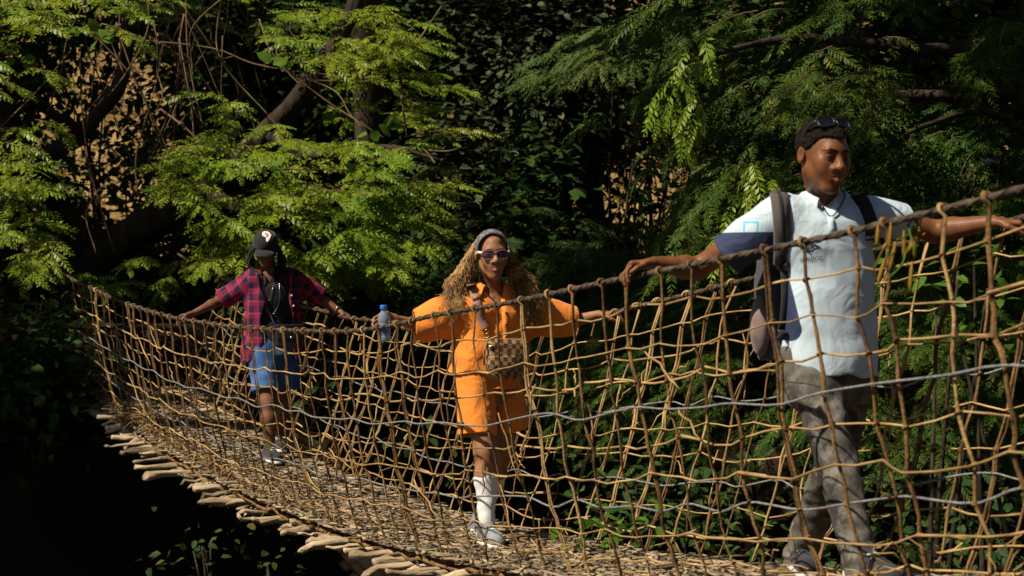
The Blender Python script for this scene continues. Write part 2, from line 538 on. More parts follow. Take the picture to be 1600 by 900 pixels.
# dry grass tussocks on the hillside
mb = MB(); N = 14000
gxp = rng.uniform(-18, 16, N); gyp = rng.uniform(27, 46, N); gz = ground_h(gxp, gyp)
fw = rng.normal(size=(N, 3)) * [.5, .5, 0] + [0, 0, 1]
mb.add(*scatter(np.array([(0, -.03, 0), (0, .03, 0), (.6, .02, .04), (1, 0, .16)], float), np.array([[0, 1, 2, 3]]), np.stack([gxp, gyp, gz - .03], -1), basis(fw, rng.normal(size=(N, 3))), rng.uniform(.25, .8, N)))
tag(mb.build('dry_grass', leaf_mat('dry grass blades', (.19, .12, .042), (.42, .30, .125), .3, .8), None, False), 'dry yellow grass on the sunlit slope behind the trees', 'grass', kind='stuff')

# ------------------------------------------------------------------ trees and undergrowth
M_bark = noise_mat('dark bark', (.020, .014, .010), (.062, .044, .030), 6, .9, .9, 25, stretch=(1, 1, .3), spec=.15, bdist=.03)
M_barkr = noise_mat('pale brown bark', (.11, .062, .034), (.24, .145, .085), 5, .9, .9, 20, stretch=(1, 1, .3), spec=.15, bdist=.03)
M_twig = noise_mat('dry twig', (.06, .038, .022), (.19, .125, .07), 5, .85, 0, island=.4, spec=.15)
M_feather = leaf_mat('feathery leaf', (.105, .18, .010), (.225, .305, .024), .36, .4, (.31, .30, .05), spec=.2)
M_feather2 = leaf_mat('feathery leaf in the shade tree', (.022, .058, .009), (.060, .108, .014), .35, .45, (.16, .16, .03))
M_dull = leaf_mat('dull broad leaf', (.034, .054, .024), (.085, .108, .052), .25, .5, (.14, .115, .04))
M_deep = leaf_mat('deep green leaf', (.018, .046, .012), (.048, .088, .020), .3, .5, (.10, .08, .02))
M_pale = leaf_mat('pale soft leaf', (.055, .10, .022), (.12, .165, .045), .35, .5)
M_fresh = leaf_mat('fresh green leaf', (.070, .155, .016), (.13, .23, .035), .45, .35)
M_dead = leaf_mat('withered leaf', (.17, .085, .015), (.36, .22, .045), .35, .7)

SN = np.array(SUN)
KEEP = []   # spots that the sun reaches through the canopy: (centre, radius)
for s in np.arange(-4.3, 4.0, .45): KEEP.append((centre(s, 0, hfloor(s) + .75), 1.05))

def sunlit(p):
    """how far each point's shadow line passes from the nearest sunny spot, in radii"""
    best = np.full(len(p), 9.0)
    for c, r in KEEP:
        dlt = p - c; t = dlt @ SN
        dist = np.linalg.norm(dlt - t[:, None] * SN, axis=1)
        best = np.minimum(best, np.where(t > .2 * r, np.maximum(dist - .45, 0) / r, 9))
    return best

def sprays(mb, tw, pos, dirs, Ls, frond=.30, nodes=7, templ=FROND, spread=55, droop=.25):
    """leafy sprays: a drooping twig with feather leaves left and right; all of them into one mesh"""
    fp = [[] for _ in templ]; ff = [[] for _ in templ]; fu = [[] for _ in templ]; fs = [[] for _ in templ]
    for p, d, L in zip(pos, dirs, Ls):
        d = unit(d); side = unit(np.cross(d, [0, 0, 1])); t = np.linspace(0, 1, nodes + 1)
        path = p + d * L * t[:, None] + V3(0, 0, -1) * (droop * L * t ** 2)[:, None]
        if tw is not None: tw.add(*tube(path, np.linspace(.007, .0025, nodes + 1), 3, caps=False))
        for k in range(1, nodes + 1):
            for sg in (-1, 1):
                a = math.radians(spread * (1.15 - .75 * t[k]) + rng.uniform(-14, 14))
                f = d * math.cos(a) + side * sg * math.sin(a) + V3(0, 0, -droop * t[k] + rng.uniform(-.22, .12))
                q = int(rng.integers(len(templ)))
                fp[q].append(path[k]); ff[q].append(f)
                fu[q].append(V3(-.22, -.48, 1) + rng.normal(size=3) * .25); fs[q].append(frond * rng.uniform(.7, 1.15) * (1.05 - .3 * t[k]))
    for q, (tv, tq) in enumerate(templ):
        if fp[q]: mb.add(*scatter(tv, tq, np.array(fp[q]), basis(np.array(ff[q]), np.array(fu[q])), np.array(fs[q])))

def blob_points(n, c, r, hollow=.35):
    p = rng.normal(size=(n, 3)); p /= np.linalg.norm(p, axis=1)[:, None]
    rad = (hollow + (1 - hollow) * rng.random(n)) ** .6
    k = 1 + .28 * np.sin(p @ V3(3.1, 1.2, 2.2) * 2 + c[0]) + .18 * np.sin(p @ V3(-2, 4.1, 3.3) * 2 + c[2])
    return c + p * rad[:, None] * k[:, None] * np.asarray(r)

def broad(mb, pts, c, size, tv=LEAF, clump=5, cs=.12):
    """leaf clumps at the given points"""
    P_ = np.repeat(pts, clump, 0) + rng.normal(size=(len(pts) * clump, 3)) * cs
    out = unit_rows(P_ - c + rng.normal(size=P_.shape) * .6) * [1, 1, .5] + [0, 0, -.25]
    up = rng.normal(size=P_.shape) * .45 + [0, -.15, 1]
    mb.add(*scatter(tv[0], tv[1], P_, basis(out, up), size * rng.uniform(.6, 1.25, len(P_))))

def unit_rows(a): return a / (np.linalg.norm(a, axis=1)[:, None] + 1e-9)

def limb(pts, r0, r1, n=26, sides=10, rough=.02):
    p = smooth_path(pts, n); V, Q, T = tube(p, np.linspace(r0, r1, n) * (1 + .12 * np.sin(np.arange(n) * 1.7)), sides)
    return V + wave(V, rough, 14, n)[:, None] * V3(1, 1, .3), Q, T

def plant(name, label, cat, base, group=None):
    return empty(name, base, label, cat, group)

# -- the dark leaning tree on the left with its sunlit feathery boughs
gz = lambda u, Y: float(ground_h(np.array((u - 800) * Y / F), np.array(float(Y))))
def foot(u, Y): return V3((u - 800) * Y / F, Y, gz(u, Y))
LIT = [(P(500, 330, 14.4), 1.25), (P(340, 300, 14.4), .8), (P(640, 330, 14.6), .7), (P(540, 90, 15.2), .9), (P(60, 30, 14.5), .9), (P(20, 260, 13.8), .7), (P(430, 410, 14), .6)]
KEEP += LIT
t1 = plant('leaning_tree', 'dark leaning tree with feathery sunlit boughs behind the person in plaid', 'tree', foot(95, 17.2))
tr = MB()
b0 = foot(95, 17.2) - V3(0, 0, .3)
fork = P(150, 405, 16.8)
tr.add(*limb([b0, P(90, 560, 17.1), fork], .30, .24))
tr.build('trunk', M_bark, t1)
limbs = [([fork, P(230, 350, 16.6), P(320, 300, 16.2), P(420, 210, 15.6), P(520, 80, 15.2), P(580, -60, 15.2)], .21, .06),
         ([fork, P(80, 300, 16.6), P(60, 262, 16.4), P(130, 205, 16.2), P(190, 120, 16.0), P(210, -40, 15.8)], .14, .05),
         ([P(320, 300, 16.2), P(400, 330, 15.4), P(500, 320, 14.8), P(620, 300, 14.6)], .07, .015),
         ([P(420, 210, 15.6), P(480, 240, 14.9), P(600, 230, 14.6), P(690, 250, 14.5)], .06, .012),
         ([P(130, 205, 16.2), P(60, 160, 15.4), P(-20, 60, 14.6)], .06, .02),
         ([P(80, 300, 16.6), P(30, 280, 15), P(-60, 240, 14)], .07, .03)]
for pts, a, b in limbs:
    MB().add(*limb(pts, a, b, 22, 8, .012)).build('limb', M_bark, t1)
def fill(n, boxes, Yr, jit=.25):
    out = []
    for _ in range(n):
        u0, v0, u1, v1, wgt = boxes[rng.choice(len(boxes), p=np.array([b[4] for b in boxes]) / sum(b[4] for b in boxes))]
        a, r = rng.uniform(0, 6.283), math.sqrt(rng.random())
        out.append(P((u0 + u1) / 2 + (u1 - u0) / 2 * r * math.cos(a), (v0 + v1) / 2 + (v1 - v0) / 2 * r * math.sin(a), rng.uniform(*Yr)))
    return np.array(out)
def out_dirs(pos, c, up=.1):
    d = pos - c; d[:, 2] *= .4; d = unit_rows(d) + rng.normal(size=pos.shape) * .35
    d[:, 2] = d[:, 2] * .35 + up
    return d
cr = MB(); tw = MB()
boxes = [(300, 195, 560, 345, 5), (480, 215, 705, 330, 4), (350, 310, 620, 430, 5), (560, 330, 715, 420, 2), (270, 225, 400, 290, 1.3), (430, 380, 560, 460, 1.6)]
pos = fill(150, boxes, (13.6, 15.0)); sprays(cr, tw, pos - V3(.15, -.1, 0), out_dirs(pos, P(420, 330, 16.3)), rng.uniform(.25, .5, len(pos)), .27, 4)
boxes = [(430, 5, 640, 110, 4), (470, 60, 660, 175, 2), (300, 150, 420, 215, 1)]
pos = fill(50, boxes, (14.7, 15.8)); sprays(cr, tw, pos, out_dirs(pos, P(420, 150, 17)), rng.uniform(.3, .6, len(pos)), .28, 4)
boxes = [(-40, -30, 200, 50, 4), (-60, 140, 70, 330, 3), (-40, 250, 100, 420, 3), (-60, 40, 70, 140, 1.2)]
pos = fill(75, boxes, (13.4, 15.2)); sprays(cr, tw, pos, out_dirs(pos, P(80, 250, 16.5)), rng.uniform(.3, .6, len(pos)), .26, 4)
boxes = [(180, 0, 460, 90, 2), (120, 380, 300, 470, 1.2), (560, 60, 700, 300, 1.5), (600, 400, 720, 470, 1)]
pos = fill(50, boxes, (15.6, 17.4)); sprays(cr, tw, pos, out_dirs(pos, P(300, 200, 18)), rng.uniform(.3, .6, len(pos)), .26, 5)
cr.build('crown', M_feather, t1, False)
tag(tw.build('twigs', M_twig, t1), kind='stuff')

# single round leaves of a climber on the lit bough
cl = plant('climber', 'climber with round pale green leaves threading the feathery bough', 'climber', P(575, 250, 14.0))
sites = [(425, 95, 14.2), (432, 100, 14.1), (590, 200, 13.9), (575, 212, 13.8), (605, 195, 13.9), (345, 270, 13.9), (420, 262, 13.7), (540, 325, 13.6), (165, 55, 14.3), (155, 60, 14.3), (18, 35, 13.9), (25, 95, 14), (560, 265, 13.7), (805, 320, 15), (330, 268, 13.8)]
for u, v, Y in sites:
    for k in range(2 if u > 200 else 3):
        mbl = MB(); fw = np.array([unit(rng.normal(size=3) * [1, .5, .5])]); upv = np.array([[rng.normal() * .3, -.7, .7]])
        mbl.add(*scatter(*leaf_template(.42, .05, .15), P(u, v, Y)[None] + rng.normal(size=(1, 3)) * .03, basis(fw, upv), np.array([rng.uniform(.10, .15)])))
        mbl.build('leaf', M_fresh, cl)
for pts in ([(430, 60, 14.3), (440, 100, 14.2), (500, 150, 14.2), (560, 190, 14), (600, 215, 13.9)], [(345, 270, 13.9), (440, 265, 13.8), (560, 265, 13.7)]):
    MB().add(*tube(smooth_path([P(*q) for q in pts], 20), .006, 4)).build('stem', M_twig, cl)

# bare lianas
li = plant('liana_tangle', 'tangle of thin bare brown lianas hanging in front of the leaning tree', 'lianas', P(280, 300, 15.6))
for k in range(46):
    u0 = rng.normal(245, 70); v0 = rng.uniform(-60, 80); L = rng.uniform(120, 330); sl = rng.normal(.12, .35)
    Y = rng.uniform(14.8, 16.4); cv = rng.normal(0, 34)
    pts = [P(u0 + sl * L * t + cv * math.sin(math.pi * t) + rng.normal() * 5, v0 + L * t, Y + rng.normal() * .06) for t in (0, .25, .5, .75, 1)]
    MB().add(*tube(smooth_path(pts, 14), rng.uniform(.003, .0075), 4)).build('liana', M_twig, li)
for pts in ([(190, 60, 15), (330, 75, 14.8), (420, 105, 14.7), (640, 130, 14.6)], [(440, 110, 14.6), (520, 140, 14.5), (545, 175, 14.3), (565, 200, 14.2)],
            [(480, 125, 14.6), (560, 128, 14.6), (640, 122, 14.6)], [(345, 0, 14.8), (338, 60, 14.8), (345, 90, 14.7), (365, 88, 14.7)], [(600, 60, 14.8), (625, 110, 14.7), (630, 150, 14.6), (655, 165, 14.5)],
            [(690, 10, 15), (650, 70, 14.9), (625, 110, 14.7), (636, 215, 14.6)], [(405, 30, 14.9), (415, 60, 14.8), (423, 85, 14.6)], [(540, 70, 14.9), (525, 110, 14.8), (515, 130, 14.7)],
            [(120, 250, 15.4), (170, 270, 15.2), (135, 330, 15.2), (150, 395, 15)], [(0, 200, 15), (60, 140, 15), (110, 80, 15)], [(232, 0, 14.9), (230, 50, 14.9), (200, 110, 15), (170, 150, 15)],
            [(670, 235, 14.5), (700, 236, 14.4), (722, 230, 14.4)], [(665, 235, 14.4), (680, 255, 14.3)], [(360, 340, 14.2), (390, 332, 14), (415, 338, 13.9)], [(540, 412, 13.9), (560, 398, 13.8), (575, 384, 13.8)],
            [(680, 300, 14.5), (700, 315, 14.4), (720, 318, 14.4)], [(250, 170, 15), (290, 200, 14.9), (330, 240, 14.8)], [(280, 60, 15), (300, 160, 14.9), (322, 200, 14.8)]):
    MB().add(*tube(smooth_path([P(*q) for q in pts], 16), rng.uniform(.005, .010), 5)).build('liana', M_twig, li)

# -- the dense tree on the right with dark feather leaves
t2 = plant('shade_tree', 'dense dark green feather-leaved tree behind the person in white', 'tree', foot(1700, 11.5))
tr = MB().add(*limb([foot(1700, 11.5) - V3(0, 0, .3), P(1690, 500, 11.4), P(1720, 150, 11.4), P(1700, -500, 11.4)], .19, .12)); tr.build('trunk', M_bark, t2)
for pts, a, b in [([P(1700, 300, 11.4), P(1560, 180, 10.6), P(1450, 195, 10.2), P(1390, 225, 10)], .035, .008), ([P(1700, 420, 11.4), P(1560, 260, 10.8), P(1480, 320, 10.6), P(1400, 345, 10.4)], .06, .02),
                  ([P(1710, 0, 11.4), P(1500, 75, 10.8), P(1250, 60, 10.4), P(1090, 90, 10)], .06, .012), ([P(1700, 150, 11.4), P(1500, 150, 11), P(1300, 160, 10.9), P(1130, 250, 10.7)], .06, .012)]:
    MB().add(*limb(pts, a, b, 18, 7, .006)).build('limb', M_bark, t2)
cr = MB(); tw = MB()
boxes = [(1090, -30, 1620, 180, 8), (1180, 120, 1640, 340, 6), (1100, 220, 1260, 400, 3), (1330, 250, 1640, 470, 4), (1020, -20, 1130, 60, 1), (1060, 130, 1230, 250, 1.5)]
pos = fill(250, boxes, (9.8, 12.2)); uu = 800 + pos[:, 0] / pos[:, 1] * F; vv_ = 450 - pos[:, 2] / pos[:, 1] * F; pos = pos[~(((np.abs(uu - 1470) < 42) & (vv_ < 150)) | ((np.abs(uu - 1275) < 30) & (vv_ < 60)))]; sprays(cr, tw, pos, out_dirs(pos, P(1650, 250, 13), -.02), rng.uniform(.3, .6, len(pos)), .25, 6, templ=FROND2, droop=.5)
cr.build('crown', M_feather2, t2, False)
tag(tw.build('twigs', M_twig, t2), kind='stuff')
hang = MB()
for u, v in ((1030, 120), (1055, 95), (1075, 60), (1095, 30), (1050, 165), (1085, 130), (1180, 235), (1150, 290), (1120, 345), (1200, 260)):
    p = P(u, v, rng.uniform(8.6, 9.2)); sprays(hang, None, [p], [V3(rng.normal() * .25, -.1, -1)], [.2], .21, 3, droop=.05)
hang.build('hanging_sprays', M_feather, t2, False)

# -- brown trunks up the slope
for u, Y, r, lab in ((1482, 17.5, .13, 'pale brown tree trunk high at the right edge'), (1283, 19.0, .10, 'slimmer pale brown trunk above the person in white')):
    t = plant('forest_tree', lab, 'tree', foot(u - 30, Y), 'trunks on the slope')
    MB().add(*limb([foot(u - 30, Y) - V3(0, 0, .3), P(u - 18, 250, Y), P(u, 60, Y), P(u + 8, -200, Y), P(u + 30, -1150, Y)], r * 1.2, r * .5, 30, 10, .01)).build('trunk', M_barkr, t)
    KEEP.append((P(u, 50, Y), .3))
    c = P(u + 30, -1000, Y - 1); cr = MB(); pts = blob_points(900, c, (5.0, 4.0, 2.2)); pts = pts[sunlit(pts) > 1.0]
    broad(cr, pts, c, .30, DIA, 12, .4); cr.build('crown', M_deep, t, False)

# -- tall canopy added above the view: keeps the wood behind the bridge in shade
for k in range(44): KEEP.append((P(rng.uniform(620, 1250), rng.uniform(0, 420), rng.uniform(16.5, 18.5)), rng.uniform(.08, .34)))
KEEP += [(P(1000, 110, 17), .55), (P(1130, 95, 17), .5), (P(1170, 220, 16.5), .45), (P(1135, 60, 16.8), .3), (P(1200, 260, 10.2), .3), (P(1120, 60, 10.5), .2), (P(1420, 60, 10.6), .2), (P(1560, 330, 10.2), .2), (P(1540, 210, 10.2), .3), (P(1480, 110, 11), .25), (P(970, 850, 8.0), .3), (P(1400, 350, 5.2), .2), (P(1130, 230, 9), .3)]
for k, (x, y, z, rx, ry, n, lab) in enumerate([(-7.5, 13.5, 7.4, 6.0, 3.6, 1500, 'tall tree added to shade the far left bank'), (-1.5, 14.2, 7.6, 6.0, 4.0, 1250, 'tall tree added to shade the middle of the wood'),
                                  (4.2, 11.4, 7.2, 5.2, 3.6, 1500, 'tall tree added to shade the right bank'), (-9.0, 20.5, 8.6, 7.0, 4.0, 1300, 'tall tree added for shade up the slope on the left'), (1.0, 21.0, 8.8, 7.0, 4.2, 900, 'tall tree added for shade up the slope in the middle'),
                                  (-11.5, 8.5, 7.0, 3.6, 4.0, 900, 'tall tree added for shade on the stream bank left of the bridge'), (.4, 7.6, 7.0, 3.8, 2.6, 1500, 'tall tree added for shade above the near end of the bridge'), (-3.2, 9.0, 7.4, 3.2, 2.4, 900, 'tall tree added for shade above the middle of the bridge'), (-8.6, 9.6, 7.6, 2.6, 2.4, 700, 'tall tree added for shade above the far end of the bridge'), (-14.5, 15.0, 7.6, 4.0, 4.5, 900, 'tall tree added for shade at the far left beyond the stream')]):
    bx, by = ((x + 2.5 if k == 0 else x), y + 2.5) if k not in (6, 7, 8) else ((5.2, 10.5), (-6.4, 11.0), (-8.8, 13.5))[k - 6]
    fz = float(ground_h(np.array(bx), np.array(by)))
    t = plant('added_canopy_tree', lab, 'tree', V3(bx, by, fz), 'canopy trees added for shade')
    MB().add(*limb([V3(bx, by, fz - .3), V3(bx + .1, by, 2.), V3(x, y + .8, 6.0), V3(x, y, z + .5)], .22, .08, 24, 9, .015)).build('trunk', M_bark, t)
    c = V3(x, y, z); pts = blob_points(n, c, (rx, ry, 1.5), .05); pts = pts[sunlit(pts) > rng.uniform(.95, 1.15, len(pts))]
    cr = MB(); broad(cr, pts, c, .32, DIA, 10, .3); cr.build('crown', M_deep, t, False)

# -- trees added out of view round the camera to cut the sky light
for x, y, r, lab in ((-9.5, -6.5, 4.2, 'tree added behind the viewpoint to the left to block sky light'), (-1.0, -9.5, 4.6, 'tree added straight behind the viewpoint to block sky light'), (6.5, -6.0, 4.4, 'tree added behind the viewpoint to the right to block sky light'), (10.0, 2.0, 4.2, 'tree added on the near bank to the right to block sky light')):
    fz = float(ground_h(np.array(x), np.array(y))); t = plant('added_bank_tree', lab, 'tree', V3(x, y, fz), 'trees added to block sky light')
    MB().add(*limb([V3(x, y, fz - .3), V3(x + .2, y, 1.0), V3(x, y, 3.5)], .24, .1, 18, 9, .015)).build('trunk', M_bark, t)
    c = V3(x, y, 3.2); pts = blob_points(900, c, (r, r, 3.8), .1); pts = pts[sunlit(pts) > 1.1]
    cr = MB(); broad(cr, pts, c, .42, DIA, 9, .4); cr.build('crown', M_deep, t, False)

# -- shrubs behind the bridge
def shrub(u, v, Y, ru, rv, n, size, mat, label, name='shrub', tv=LEAF, clump=5, dY=.8, feather=False, grp='undergrowth behind the bridge'):
    c = P(u, v, Y); r = (ru * Y / F, dY, rv * Y / F)
    f = V3(c[0], Y + .3, float(ground_h(np.array(c[0]), np.array(Y + .3)))) ; f[2] = min(f[2], c[2] - r[2] * .9)
    o = plant(name, label, 'shrub', f, grp)
    st = MB()
    for k in range(5):
        e = c + rng.normal(size=3) * np.array(r) * .45
        m_ = (f + e) / 2 + rng.normal(size=3) * .15
        st.add(*tube(smooth_path([f + rng.normal(size=3) * [.1, .1, 0] - V3(0, 0, .15), m_, e], 10), np.linspace(.025, .006, 10), 5))
    st.build('stems', M_bark, o)
    cr = MB()
    if feather:
        pos = blob_points(n, c, r); sprays(cr, None, pos, out_dirs(pos, c, 0), rng.uniform(.25, .5, n), size, 5, templ=FROND2, droop=.4)
    else:
        pts = blob_points(n, c, r); broad(cr, pts, c, size, tv, clump, .14)
    cr.build('foliage', mat, o, False)
    return o
shrub(830, 120, 19, 200, 190, 1700, .11, M_dull, 'tall dull-leaved shrub high behind the person in orange', dY=1.1)
shrub(740, 330, 17.5, 110, 150, 520, .14, M_dull, 'dull-leaved shrub just left of the curly haired person', dY=.8)
shrub(825, 330, 17, 50, 120, 260, .15, M_deep, 'dark drooping shrub just right of the curly haired person', dY=.7)
shrub(850, 470, 15, 180, 130, 420, .22, M_deep, 'dark feathery undergrowth behind the person in orange', feather=True, dY=.9)
shrub(980, 430, 14, 90, 60, 130, .26, M_deep, 'feathery dark shrub below the golden gap', feather=True, dY=.6)
shrub(1000, 90, 17.2, 120, 75, 50, .30, M_pale, 'pale green feathery bush beside the hanging sprays', feather=True, dY=.5)
shrub(1160, 180, 17, 110, 100, 60, .28, M_pale, 'pale green feathery bush left of the white-shirted person\'s head', feather=True, dY=.5)
shrub(1000, 180, 20, 150, 70, 420, .14, M_deep, 'dark shrub above the golden gap', dY=.8)
shrub(1145, 350, 18, 75, 110, 340, .13, M_deep, 'dark shrub right of the golden gap behind the white-shirted person\'s arm', dY=.7)
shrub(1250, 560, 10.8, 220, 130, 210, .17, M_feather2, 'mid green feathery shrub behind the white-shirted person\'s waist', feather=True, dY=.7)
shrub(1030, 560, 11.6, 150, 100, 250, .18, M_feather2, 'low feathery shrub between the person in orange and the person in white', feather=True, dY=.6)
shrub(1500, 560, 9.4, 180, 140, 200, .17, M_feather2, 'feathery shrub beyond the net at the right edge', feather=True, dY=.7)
shrub(1430, 830, 8.8, 200, 90, 150, .075, M_deep, 'low leafy shrub under the near end of the bridge', dY=.8)
shrub(1040, 800, 10.4, 130, 70, 150, .08, M_deep, 'low leafy shrub under the middle of the bridge', dY=.8)
shrub(700, 600, 15.0, 260, 120, 420, .12, M_deep, 'dark leafy shrub behind the legs of the person in orange', dY=.9)
shrub(500, 520, 15.5, 150, 130, 420, .13, M_deep, 'dark leafy shrub under the feathery bough', dY=.7)
shrub(250, 470, 17.5, 110, 90, 300, .13, M_deep, 'dark shrub by the far end of the bridge', dY=.7)
shrub(40, 500, 17.2, 130, 150, 700, .13, M_deep, 'dark shrub at the foot of the leaning tree', dY=.7)
shrub(170, 10, 19.5, 200, 70, 500, .12, M_dull, 'thin dull shrub in the top left corner', dY=.8)
shrub(360, 120, 19, 130, 190, 900, .12, M_deep, 'dark thicket behind the lianas', dY=.8)
shrub(120, 330, 19.5, 70, 70, 90, .12, M_deep, 'small thin shrub against the golden slope', dY=.6)
shrub(570, 130, 18.6, 150, 230, 1500, .12, M_deep, 'dark thicket behind the feathery bough', dY=.9)
shrub(400, 330, 18, 140, 120, 700, .12, M_deep, 'dark thicket behind the cap of the person in plaid', dY=.8)
shrub(640, 440, 17, 110, 120, 600, .13, M_deep, 'dark thicket between the persons in plaid and orange', dY=.8)
shrub(980, 20, 20, 170, 120, 800, .13, M_deep, 'dark thicket at the top behind the golden gap', dY=.8)
shrub(1280, 330, 15, 180, 170, 700, .12, M_deep, 'dark thicket behind the white-shirted person\'s shoulders', dY=.9)
shrub(1500, 330, 14, 190, 250, 900, .12, M_deep, 'dark thicket behind the right hand end of the rail', dY=.9)
shrub(1350, 60, 17, 290, 140, 900, .13, M_deep, 'dark thicket behind the pale trunks', dY=.9)
shrub(560, 700, 17.5, 240, 90, 420, .13, M_deep, 'dark shrub on the far bank under the bridge', dY=.8)
shrub(100, 690, 20, 230, 110, 420, .14, M_deep, 'dark shrub on the bank below the leaning tree', dY=.9)
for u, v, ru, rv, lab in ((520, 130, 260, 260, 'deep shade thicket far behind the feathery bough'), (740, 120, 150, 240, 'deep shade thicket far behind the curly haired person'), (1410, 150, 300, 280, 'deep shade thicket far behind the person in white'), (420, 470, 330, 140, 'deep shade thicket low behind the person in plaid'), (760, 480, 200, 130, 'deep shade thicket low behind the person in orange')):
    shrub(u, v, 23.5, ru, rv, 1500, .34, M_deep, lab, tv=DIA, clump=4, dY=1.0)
shrub(20, 590, 13.4, 120, 90, 420, .11, M_deep, 'dark leafy shrub beside the far end of the bridge', dY=.5)
shrub(40, 640, 14.6, 150, 130, 500, .11, M_deep, 'dark leafy shrub on the far bank at the left edge', dY=.6)
shrub(120, 130, 19.8, 80, 90, 120, .12, M_deep, 'loose leafy shrub in front of the golden slope at the upper left', dY=.5)
shrub(90, 270, 20.2, 70, 70, 80, .12, M_dull, 'sparse shrub below the loose one on the golden slope', dY=.5)
shrub(975, 320, 19, 80, 70, 75, .13, M_deep, 'sparse shrub standing in the golden gap', dY=.5)
shrub(30, 110, 18.5, 60, 110, 220, .13, M_deep, 'thin dark shrub at the left edge beside the golden slope', dY=.6)
shrub(215, 200, 20, 45, 110, 70, .12, M_dull, 'thin dull shrub between the lianas and the golden slope', dY=.5)
shrub(958, 850, 8.0, 36, 36, 26, .085, M_fresh, 'small bright green sapling at the floor edge by the person in orange', name='sapling', dY=.12, clump=3)
shrub(1510, 440, 7.4, 80, 50, 30, .07, M_fresh, 'sparse bright sapling behind the right hand net', name='sapling', dY=.3, clump=3)
shrub(315, 862, 10.6, 45, 26, 13, .065, M_deep, 'dim leafy plant below the log ends', name='sapling', dY=.3, clump=3)
shrub(420, 890, 10.4, 45, 24, 12, .065, M_deep, 'dim leafy plant at the bottom under the log ends', name='sapling', dY=.3, clump=3)
# the cluster of withered pods and leaves caught in the near rail
wl = plant('withered_spray', 'withered yellow spray caught under the rail beside the person in white', 'spray', P(1405, 345, 4.95))
pm = MB()
for u, v in ((1372, 372), (1392, 368), (1412, 380), (1428, 390), (1440, 372), (1383, 425), (1425, 430), (1400, 398)):
    p = P(u, v - 22, 4.95 + rng.uniform(-.05, .05)); d = V3(rng.normal() * .25, rng.normal() * .2, -1); L = rng.uniform(.05, .10)
    q = MB().add(*tube(np.array([p, p + unit(d) * L * .3, p + unit(d) * L * .7, p + unit(d) * L]), [.003, .012, .013, .002], 7, flat=.45)); q.build('pod', M_dead, wl)
for k in range(9):
    p = P(rng.uniform(1370, 1440), rng.uniform(345, 400), 4.95); e = p + V3(rng.normal() * .05, rng.normal() * .04, -rng.uniform(.03, .1))
    MB().add(*tube(smooth_path([p, (p + e) / 2 + rng.normal(size=3) * .02, e], 8), .003, 4)).build('stalk', M_dead if k % 2 else M_fresh, wl)

S0, S1 = -5.9, 5.4
bridge = empty('vine_bridge', centre(0.0) * [1, 1, 1] + V3(0, 0, -.1), 'woven vine suspension bridge with net sides and a log floor', 'bridge')

M_vine = noise_mat('tan vine', (.20, .115, .040), (.47, .305, .13), 9, .75, .5, 60, island=.25, spec=.25)
M_vine2 = noise_mat('brown vine', (.062, .031, .011), (.25, .138, .048), 11, .75, .6, 70, island=.3, spec=.25)
M_steel = noise_mat('galvanised wire rope', (.12, .12, .122), (.27, .27, .275), 60, .45, .6, 240, spec=.5)
M_rail = noise_mat('dark bound rail', (.034, .024, .016), (.11, .075, .048), 30, .7, .9, 130, spec=.3)
M_log = noise_mat('weathered log', (.13, .09, .052), (.52, .40, .26), 13, .9, 1.0, 40, stretch=(.16, 1, 1), rotz=-208.4, island=.45, spec=.12, bdist=.02)
M_mat = noise_mat('trodden woven sticks', (.12, .086, .054), (.38, .295, .19), 7, .9, .5, 60, island=.45, spec=.15)

